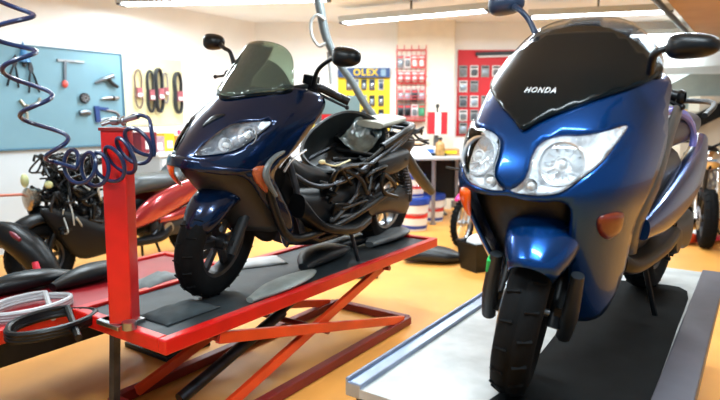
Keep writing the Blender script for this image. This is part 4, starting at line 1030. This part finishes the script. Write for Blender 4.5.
# small pink mini bike
g=Vector(G(462,246,0)); t=thing('mini_bike','small pit bike with pink plastics and knobbly tyre behind the bright blue scooter','mini bike',(g.x,g.y,0),(0,0,HEAD))
WH2=WH
def mwheel(cx,r,wd,nm):
    T_=Matrix.Translation((cx,0,r))@Matrix.Rotation(pi/2,4,'X'); h=wd/2
    q=MB(); q.lathe([(r*.80,-h*.7),(r*.9,-h),(r*.97,-h*.7),(r,0),(r*.97,h*.7),(r*.9,h),(r*.80,h*.7)],T_,36,closed=True)
    for k in range(28):
        a=2*pi*k/28; q.box((0,0,0),(.016,.018,wd*.8),M=T_@Matrix.Rotation(a,4,'Z')@Matrix.Translation((r*.99,0,0)))
    o=q.obj(nm,M_rubber,t)
    q=MB(); q.lathe([(r*.81,-h*.5),(r*.81,h*.5),(r*.77,h*.3),(r*.77,-h*.3)],T_,30,closed=True)
    for k in range(14):
        a=2*pi*k/14; q.box((0,0,0),(r*.78,.005,.004),M=T_@Matrix.Rotation(a,4,'Z')@Matrix.Translation((r*.40,0,0)))
    q.lathe([(.001,-.04),(.03,-.04),(.03,.04),(.001,.04)],T_,14); q.obj('spoked_rim',M_steel,o)
mwheel(0,.24,.07,'front_tyre'); mwheel(-1.0,.22,.08,'rear_tyre')
for sd in (-1,1):
    q=MB(); q.tube([(0,sd*.06,.24),(-.22,sd*.06,.72)],.018,10); q.obj('fork_leg',M_steel,t)
q=MB(); q.loft([(.16,0,.50,.02,.012),(.0,0,.54,.05,.02),(-.2,0,.56,.045,.03)],14,3,2.4); q.obj('front_fender',M_pink,t)
q=MB(); q.loft([(-.12,0,.62,.05,.10),(-.35,0,.66,.11,.10),(-.6,0,.66,.09,.06)],16,3,2.4); q.obj('tank_shroud',M_pink,t)
q=MB(); q.loft([(-.45,0,.70,.07,.03),(-.8,0,.74,.08,.035),(-1.0,0,.78,.05,.02)],14,3,2.4); q.obj('seat',M_black,t)
q=MB(); q.tube([(-.2,0,.65),(-.3,0,.35),(-.6,0,.28),(-.7,0,.6)],.03,10,smooth=3); q.tube([(-.6,0,.3),(-1.0,0,.22)],.03,8); q.obj('frame',M_dsteel,t)
q=MB(); q.tube([(-.25,-.32,.78),(-.24,-.1,.76),(-.24,.1,.76),(-.25,.32,.78)],.012,8); q.obj('handlebar',M_black,t)
q=MB(); q.box((-.05,.0,.70),(.02,.14,.16),rot=(0,-.4,0)); q.obj('number_plate',M_white,t,bevel=.01)
q=MB(); q.loft([(-.3,0,.34,.08,.08),(-.5,0,.34,.10,.10),(-.6,0,.34,.07,.07)],14,3,3); q.obj('engine',M_dgrey,t)
# black crate with pale sack next to the bright blue scooter's wheel
g=Vector(G(480,272,0)); t=thing('crate','black crate with a pale sack in it, left of the bright blue scooter','crate',(g.x,g.y+.1,0),(0,0,.5))
q=MB(); q.lathe([(.001,0),(.15,0),(.19,.24),(.205,.245),(.20,.26),(.18,.25),(.145,.02),(.001,.02)],Matrix.Rotation(pi/4,4,'Z'),4); q.obj('crate_body',M_black,t,smooth=0)
q=MB(); q.ball((0,0,.24),(.11,.10,.075)); q.ball((.03,-.04,.30),(.05,.05,.05)); q.obj('sack',M_white,t)
g=Vector(G(432,262,0)); 
q=MB(); q.loft([(-.26,0,.05,.06,.03),(-.1,.02,.08,.14,.07),(.12,0,.07,.15,.065),(.28,.03,.04,.07,.03)],16,4,2.2); o=q.obj('side_fairing',M_dgrey); o.location=g; one(o,'dark grey fairing piece lying on the floor under the lift end','fairing')
# ================================================================ overhead hose arm
t=thing('exhaust_hose_arm','grey extraction hose arm hanging from the ceiling behind the dark blue scooter','hose arm',(0,0,0))
q=MB(); q.tube([W(316,-14,4.6),W(320,8,4.6),W(326,36,4.6),W(337,60,4.6),W(352,82,4.6),W(366,106,4.6),W(380,124,4.6)],[.034,.036,.034,.028,.028,.030,.030],16,smooth=6)
q.obj('hose',mat('arm_grey',rgb(84,90,90),.4,noise=.06),t)
q=MB(); q.tube([W(325,20,4.55),W(317,15,4.55),W(311,22,4.55),W(312,36,4.55),W(319,46,4.55),W(326,43,4.55)],.012,8,smooth=6); q.obj('cable_loop',mat('loop_grey',rgb(150,152,150),.4),t)
q=MB(); q.tube([W(328,52,4.6),W(330,70,4.6),W(331,84,4.6)],.012,8); q.obj('pull_cord',mat('loop_grey',rgb(150,152,150),.4),t)
q=MB(); P=Vector(W(316,-14,4.6)); q.cyl((P.x,P.y,P.z-.02),(P.x,P.y,HC),.05); q.cyl((P.x,P.y,HC-.03),(P.x,P.y,HC),.10); q.obj('ceiling_mount',M_dgrey,t)
rebase(t,W(380,124,4.6))
# grey machine arm behind the storage tub
q=MB(); q.box((0,0,0),(.40,.12,.10)); 
t=thing('lift_arm','grey horizontal machine arm behind the storage tub','machine')
P=Vector(W(330,106,4.9))
q=MB(); q.box((P.x,P.y,P.z),(.34,.12,.14)); q.obj('arm',mat('machine_grey',rgb(112,132,132),.45),t,smooth=0,bevel=.006)
q=MB(); q.box((P.x+.20,P.y,P.z/2+.04),(.10,.14,P.z+.08)); q.obj('post',mat('machine_grey',rgb(112,132,132),.45),t,smooth=0,bevel=.006)
q=MB(); q.box((P.x+.20,P.y,.02),(.4,.5,.04)); q.obj('foot',M_dgrey,t,smooth=0,bevel=.006)
q=MB(); q.cyl((P.x-.10,P.y,P.z-.07),(P.x-.10,P.y,P.z-.2),.03); q.obj('clamp_screw',M_steel,t)
rebase(t,(P.x+.2,P.y,0))
g=Vector(W(325,128,5.4)); t=thing('fuel_can','red and yellow can on a stand behind the dark blue scooter','can',(g.x,g.y,g.z))
q=MB(); q.box((0,0,.06),(.16,.1,.24)); q.obj('can_body',M_rd,t,smooth=0,bevel=.01)
q=MB(); q.box((-.10,-.0,.06),(.05,.1,.2)); q.obj('label_band',M_yellow,t,smooth=0,bevel=.004)
q=MB(); q.box((-.02,0,-.08),(.4,.3,.03)); q.cyl((-.02,0,-.08),(-.02,0,-g.z+.02),.03); q.cyl((-.02,0,-g.z),(-.02,0,-g.z+.02),.15); q.obj('stand',M_grey,t)
# ================================================================ coiled air hose
M_hose=mat('navy_hose',rgb(11,34,74),.3,coat=.2)
cp=lane(.05,-.353); cp.z=1.31
def dpt(px,py,Y): return Vector(W(px,py,Y))
axis=[dpt(8,-18,1.95),dpt(10,10,1.97),dpt(11,36,1.98),dpt(18,56,2.0),dpt(28,84,2.02),dpt(38,112,2.05),dpt(50,138,2.10),dpt(64,162,2.13)]
amp=[.07,.07,.065,.06,.065,.062,.06,.05]
axis2=[dpt(64,164,2.13),dpt(84,168,2.16),dpt(101,169,2.18),dpt(118,161,2.20),dpt(132,150,2.20),dpt(144,140,2.22)]
pts=[]
A=crom(axis,20); N=len(A)
turns=4.35; ph0=2.9
for i,p in enumerate(A):
    u=i/(N-1); r=cr1([k/7 for k in range(8)],amp,u)
    a=ph0+2*pi*turns*u**1.0
    pts.append(p+Vector((sin(a)*r,cos(a)*r*.9,0)))
B_=crom(axis2,26); N2=len(B_); t2=5.9
for i,p in enumerate(B_):
    u=i/(N2-1); tn=(B_[min(i+1,N2-1)]-B_[max(i-1,0)]).normalized(); e1=Vector((0,0,1)); e1=(e1-tn*e1.dot(tn)).normalized(); e2=tn.cross(e1)
    # coils tipped towards the camera so that they read as open loops
    a=-1.2+2*pi*t2*u; r=.058+.012*u
    if i<4: continue
    pts.append(p+e1*sin(a)*r+(e2*.55+tn*.75)*cos(a)*r*.8)
end=[pts[-1],dpt(151,128,2.25),dpt(148,118,2.3),dpt(136,115,2.3),dpt(124,121,2.32)]
sm=crom([pts[-3],pts[-1]]+end[1:],8)
pts+=sm[9:]
t=thing('air_hose','coiled navy blue air hose stretched from the ceiling to the red column','hose')
q=MB(); q.tube(pts,.0078,8); q.obj('coil',M_hose,t)
q=MB(); q.tube([dpt(138,116,2.3),dpt(128,119,2.31),dpt(118,121,2.32)],.012,10); q.cyl(dpt(118,121,2.32),dpt(112,121,2.32),.017); q.lathe([(.018,0),(.022,.006),(.018,.012)],Matrix.Translation(dpt(122,121,2.32))@Matrix.Rotation(pi/2,4,'Y'),12); q.cyl(dpt(112,121,2.32),cp+V(-.03,0,-.0),.009)
q.obj('brass_coupling',M_steel,t)
q=MB(); q.tube([axis[0]+V(0,0,0),axis[0]+V(-.1,.0,.25),V(axis[0].x-.1,axis[0].y,HC)],.008,8); q.obj('feed_pipe',M_hose,t)
rebase(t,cp)
# ================================================================ things lying on and around the lifts
def lay(name,label,cat,px,py,z,build,rot=0):
    g=Vector(G(px,py,z)); t=build(); 
    o=t; o.location=g; o.rotation_euler=(0,0,rot); return tag(o,label,cat)
zL=.5
def sheet(w,d,h,m,seed,e=.02,name='sheet'):
    rg=random.Random(seed); rows=[]
    for i in range(9):
        row=[]
        for j in range(9):
            u=i/8-.5; v=j/8-.5; row.append((u*w*(1+rg.uniform(-e,e)),v*d*(1+rg.uniform(-e,e)),h*(1-(2*abs(u))**4)*(1-(2*abs(v))**4)*(.7+rg.uniform(0,.6))+.004))
        rows.append(row)
    q=MB(); q.grid(rows); return q.obj(name,m,smooth=60,solid=.004)
M_rag=mat('grey_rag',rgb(110,116,116),.8,noise=.3,nscale=9)
o=sheet(.34,.20,.015,mat('white_card_sheet',rgb(206,208,208),.5,noise=.05),1,name='card_sheet'); o.location=Vector(G(254,263,zL+.002)); o.rotation_euler=(0,0,ROTL-.5); tag(o,'white cardboard sheet lying on the red lift under the dark blue scooter','cardboard')
def fair(name,label,px,py,secs,m,rot,z=zL,cat='fairing panel',n=2.2):
    q=MB(); q.loft(secs,18,4,n); o=q.obj(name,m); o.location=Vector(G(px,py,z)); o.rotation_euler=(0,0,ROTL+rot); return tag(o,label,cat)
fair('side_fairing','dark grey fairing lying on the red lift behind the white card',320,264,[(-.2,0,.03,.03,.02),(-.05,.02,.05,.09,.045),(.15,0,.05,.10,.04),(.3,-.02,.03,.04,.02)],M_dgrey,.2)
fair('side_fairing','pale grey fairing lying at the right edge of the red lift deck',283,290,[(-.25,0,.02,.02,.012),(-.05,.0,.03,.07,.02),(.15,0,.03,.06,.02),(.3,.02,.02,.02,.012)],mat('dusty_grey',rgb(128,134,130),.5,noise=.25,nscale=8),.1)
fair('side_fairing','grey fairing at the far end of the red lift deck',388,240,[(-.3,0,.03,.03,.02),(-.1,.0,.045,.10,.035),(.1,0,.05,.12,.035),(.3,.02,.02,.05,.015)],mat('mid_grey_fairing',rgb(84,88,90),.45,noise=.2,nscale=8),.15)
fair('side_fairing','black fairing lying on the red lift beside the rear wheel',340,250,[(-.2,0,.03,.03,.02),(0,.0,.05,.09,.04),(.2,0,.04,.05,.03)],M_black,-.2)
o=sheet(.30,.16,.03,M_rag,4,name='rag'); o.location=Vector(G(155,282,zL+.002)); o.rotation_euler=(0,0,ROTL+.3); tag(o,'pale grey rag on the red lift left of the front tyre','rag')
o=sheet(.28,.20,.02,mat('dark_rag',rgb(44,54,58),.8,noise=.3,nscale=9),6,name='rubber_pad'); o.location=Vector(G(180,312,zL+.002)); o.rotation_euler=(0,0,ROTL); tag(o,'dark rubber pad on the red lift in front of the front tyre','pad')
fair('side_fairing','black fairing lying at the back right of the empty red lift',92,282,[(-.22,0,.03,.03,.02),(-.05,.0,.05,.08,.045),(.12,0,.05,.10,.04),(.26,.02,.03,.03,.02)],M_black,.1,z=.47)
fair('side_fairing','black fairing lying at the left of the empty red lift behind the pale cable',22,291,[(-.22,0,.03,.03,.02),(-.05,.0,.05,.07,.045),(.12,0,.05,.08,.04),(.26,.02,.03,.03,.02)],M_black,-.1,z=.47)
# hoses on the third lift
z3=.47
for k,(c,lab,m,rr) in enumerate((((30,312),'pale grey cable coil lying on the empty red lift',mat('pale_cable',rgb(160,162,164),.4),.012),((52,330),'black cable coil lying on the empty red lift',M_black,.014))):
    g=Vector(G(c[0],c[1],z3)); P=[]
    for i in range(70):
        a=2*pi*i/24; P.append(g+D*(.17+.012*sin(3*a))*cos(a)+Nn*(.11+.008*i/70)*sin(a)+Vector((0,0,.012+.012*i/24)))
    P.append(g+Nn*.2+Vector((0,0,.012)))
    q=MB(); q.tube(P,rr,8); one(q.obj('cable_coil',m),lab,'cable')
# black front panels and pink-red lever in front of the stripped scooter, on a stand
g=Vector(G(28,300,0)); t=thing('panel_stand','low stand holding black fairing halves in front of the stripped red scooter','stand',(g.x,g.y-.05,0))
gx,gy=g.x,g.y-.05
def lp(px,py,dy=0):
    v=Vector(W(px,py,gy+dy)); return v-Vector((gx,gy,0))
q=MB(); q.tube([lp(-12,232),lp(10,236),lp(30,250),lp(44,266),lp(58,284)],[.07,.10,.11,.10,.05],14,smooth=5); q.obj('black_fairing',M_black,t)
q=MB(); q.tube([lp(-10,228,.05),lp(8,232,-.05),lp(20,240,-.1)],[.012,.022,.012],12,smooth=5); tag(q.obj('fairing_edge',mat('wine_plastic',rgb(104,30,46),.35),t),'wine red edge')
q=MB(); q.tube([lp(35,262,-.12),lp(38,272,-.13),lp(44,280,-.13)],[.02,.026,.034],12,smooth=4); q.obj('lever',mat('crimson_plastic',rgb(196,34,62),.35),t)
P=lp(30,262); q=MB(); q.cyl((P.x,P.y,0),(P.x,P.y,P.z),.03); q.box((P.x,P.y,.02),(.4,.3,.04)); q.obj('stand_post',M_dsteel,t)
# thin orange rod at the left
q=MB(); q.cyl(W(-20,196.5,4.3),W(22,194.5,4.45),.011,n=10); one(q.obj('rod',mat('salmon_rod',rgb(206,120,96),.5)),'thin orange rod reaching in from the left edge beside the stripped headlight','rod')
# ================================================================ far right: black motorcycle, steps, cone
BK=Vector(G(700,256,0)); 
t=thing('black_motorcycle','black motorcycle with exposed engine at the right edge behind the bright blue scooter','motorcycle',(BK.x+.25,BK.y+.35,0),(0,0,HEAD+.2))
WH=.3
def bikewheel(cx,nm):
    wheel(t,nm,cx,.30,.13,None,spokes=5)
bikewheel(0,'front_tyre'); bikewheel(-1.35,'rear_tyre')
for sd in (-1,1):
    q=MB(); q.tube([(0,sd*.1,.3),(-.30,sd*.1,.95)],.024,12); q.obj('fork_leg',M_chrome,t)
q=MB(); q.ball((-.12,0,.88),(.09,.10,.10)); q.obj('headlight',M_chrome,t)
q=MB(); q.tube([(-.40,-.36,1.05),(-.34,-.15,1.06),(-.30,0,1.0),(-.34,.15,1.06),(-.40,.36,1.05)],.014,10,smooth=4); q.obj('handlebar',M_black,t)
q=MB(); q.loft([(-.35,0,.86,.08,.06),(-.5,0,.90,.15,.12),(-.75,0,.86,.13,.10),(-.85,0,.82,.08,.05)],18,4,2.3); q.obj('fuel_tank',M_black,t)
q=MB(); q.loft([(-.82,0,.80,.10,.04),(-1.1,0,.80,.14,.05),(-1.45,0,.86,.11,.04)],18,4,2.6); q.obj('seat',M_black,t)
q=MB(); q.tube([(-.3,0,.9),(-.38,0,.45),(-.6,0,.24),(-.95,0,.26),(-1.0,0,.7),(-.4,0,.8)],.022,10,smooth=4); q.obj('frame',M_dsteel,t)
engine(t,-.75,0,.42,M_dsteel,M_steel)
q=MB(); q.tube([(-.45,.1,.5),(-.35,.12,.35),(-.55,.14,.2),(-1.2,.16,.24)],.028,12,smooth=4); q.loft([(-1.15,.17,.25,.04,.045),(-1.7,.19,.32,.05,.055)],16,2,2); q.obj('exhaust',M_chrome,t)
tangle(t,'cable_loom',(-.55,.1,.6),(.2,.08,.2),16,.009,M_steel,41,4)
tangle(t,'cable_loom',(-.30,.0,.85),(.12,.15,.1),12,.008,M_black,42,4)
q=MB(); q.tube([(-.7,.12,.26),(-.74,.25,.0)],.012,8); q.obj('side_stand',M_black,t)
t=thing('step_block','cream stepped block against the grey-green partition','steps',(W(690,128,7.4)[0],7.42,0))
zz=[W(690,y,7.3)[2] for y in (125,111,96)]; xx=[W(x,100,7.3)[0]-W(690,100,7.3)[0] for x in (678,694,708,760)]
q=MB(); q.prism([(xx[0],0),(xx[0],zz[1]),(xx[1],zz[1]),(xx[1],zz[2]),(xx[3],zz[2]),(xx[3],0)],.25,Matrix(((1,0,0,0),(0,0,1,-.1),(0,1,0,0),(0,0,0,1)))); q.obj('risers',mat('step_cream',rgb(212,204,186),.6,noise=.04),t,smooth=0)
q=MB(); q.bar((xx[0]-.05,-.14,zz[0]-.05),(xx[3],-.14,zz[2]+.12),.05,.16); q.obj('black_stringer',M_black,t,smooth=0)
g=Vector(G(686,244,0)); t=thing('tail_unit','orange and red lamp unit lying on the floor at the right edge','lamp unit',(g.x,g.y,0),(0,0,.4))
q=MB(); q.loft([(-.12,0,.06,.04,.03),(0,0,.07,.09,.06),(.12,0,.06,.04,.04)],14,3,2.4); q.obj('orange_lens',M_orange,t)
q=MB(); q.loft([(.08,-.05,.04,.04,.02),(.3,-.06,.05,.08,.03),(.5,-.05,.04,.05,.02)],14,3,2.4); q.obj('red_lens',mat('crimson_plastic',rgb(196,34,62),.35),t)
q=MB(); q.loft([(.1,.06,.06,.04,.02),(.3,.08,.09,.06,.03),(.5,.08,.06,.04,.02)],14,3,2.4); q.obj('white_cover',M_white,t)
# yellow box seen beside the blue scooter's lever
g=Vector(W(661,118,4.2)); t=thing('storage_bin','yellow storage bin on a grey stand behind the bright blue scooter seat','bin',(g.x,g.y,0))
q=MB(); q.lathe([(.001,g.z-.10),(.13,g.z-.10),(.17,g.z+.06),(.165,g.z+.06),(.125,g.z-.09),(.001,g.z-.09)],Matrix.Rotation(pi/4,4,'Z'),4); q.obj('bin_body',mat('ochre_bin',rgb(214,170,84),.5),t,smooth=0)
q=MB(); q.cyl((0,0,0),(0,0,g.z-.10),.03); q.box((0,0,g.z-.115),(.3,.3,.025)); q.cyl((0,0,0),(0,0,.02),.16); q.obj('stand',M_grey,t)
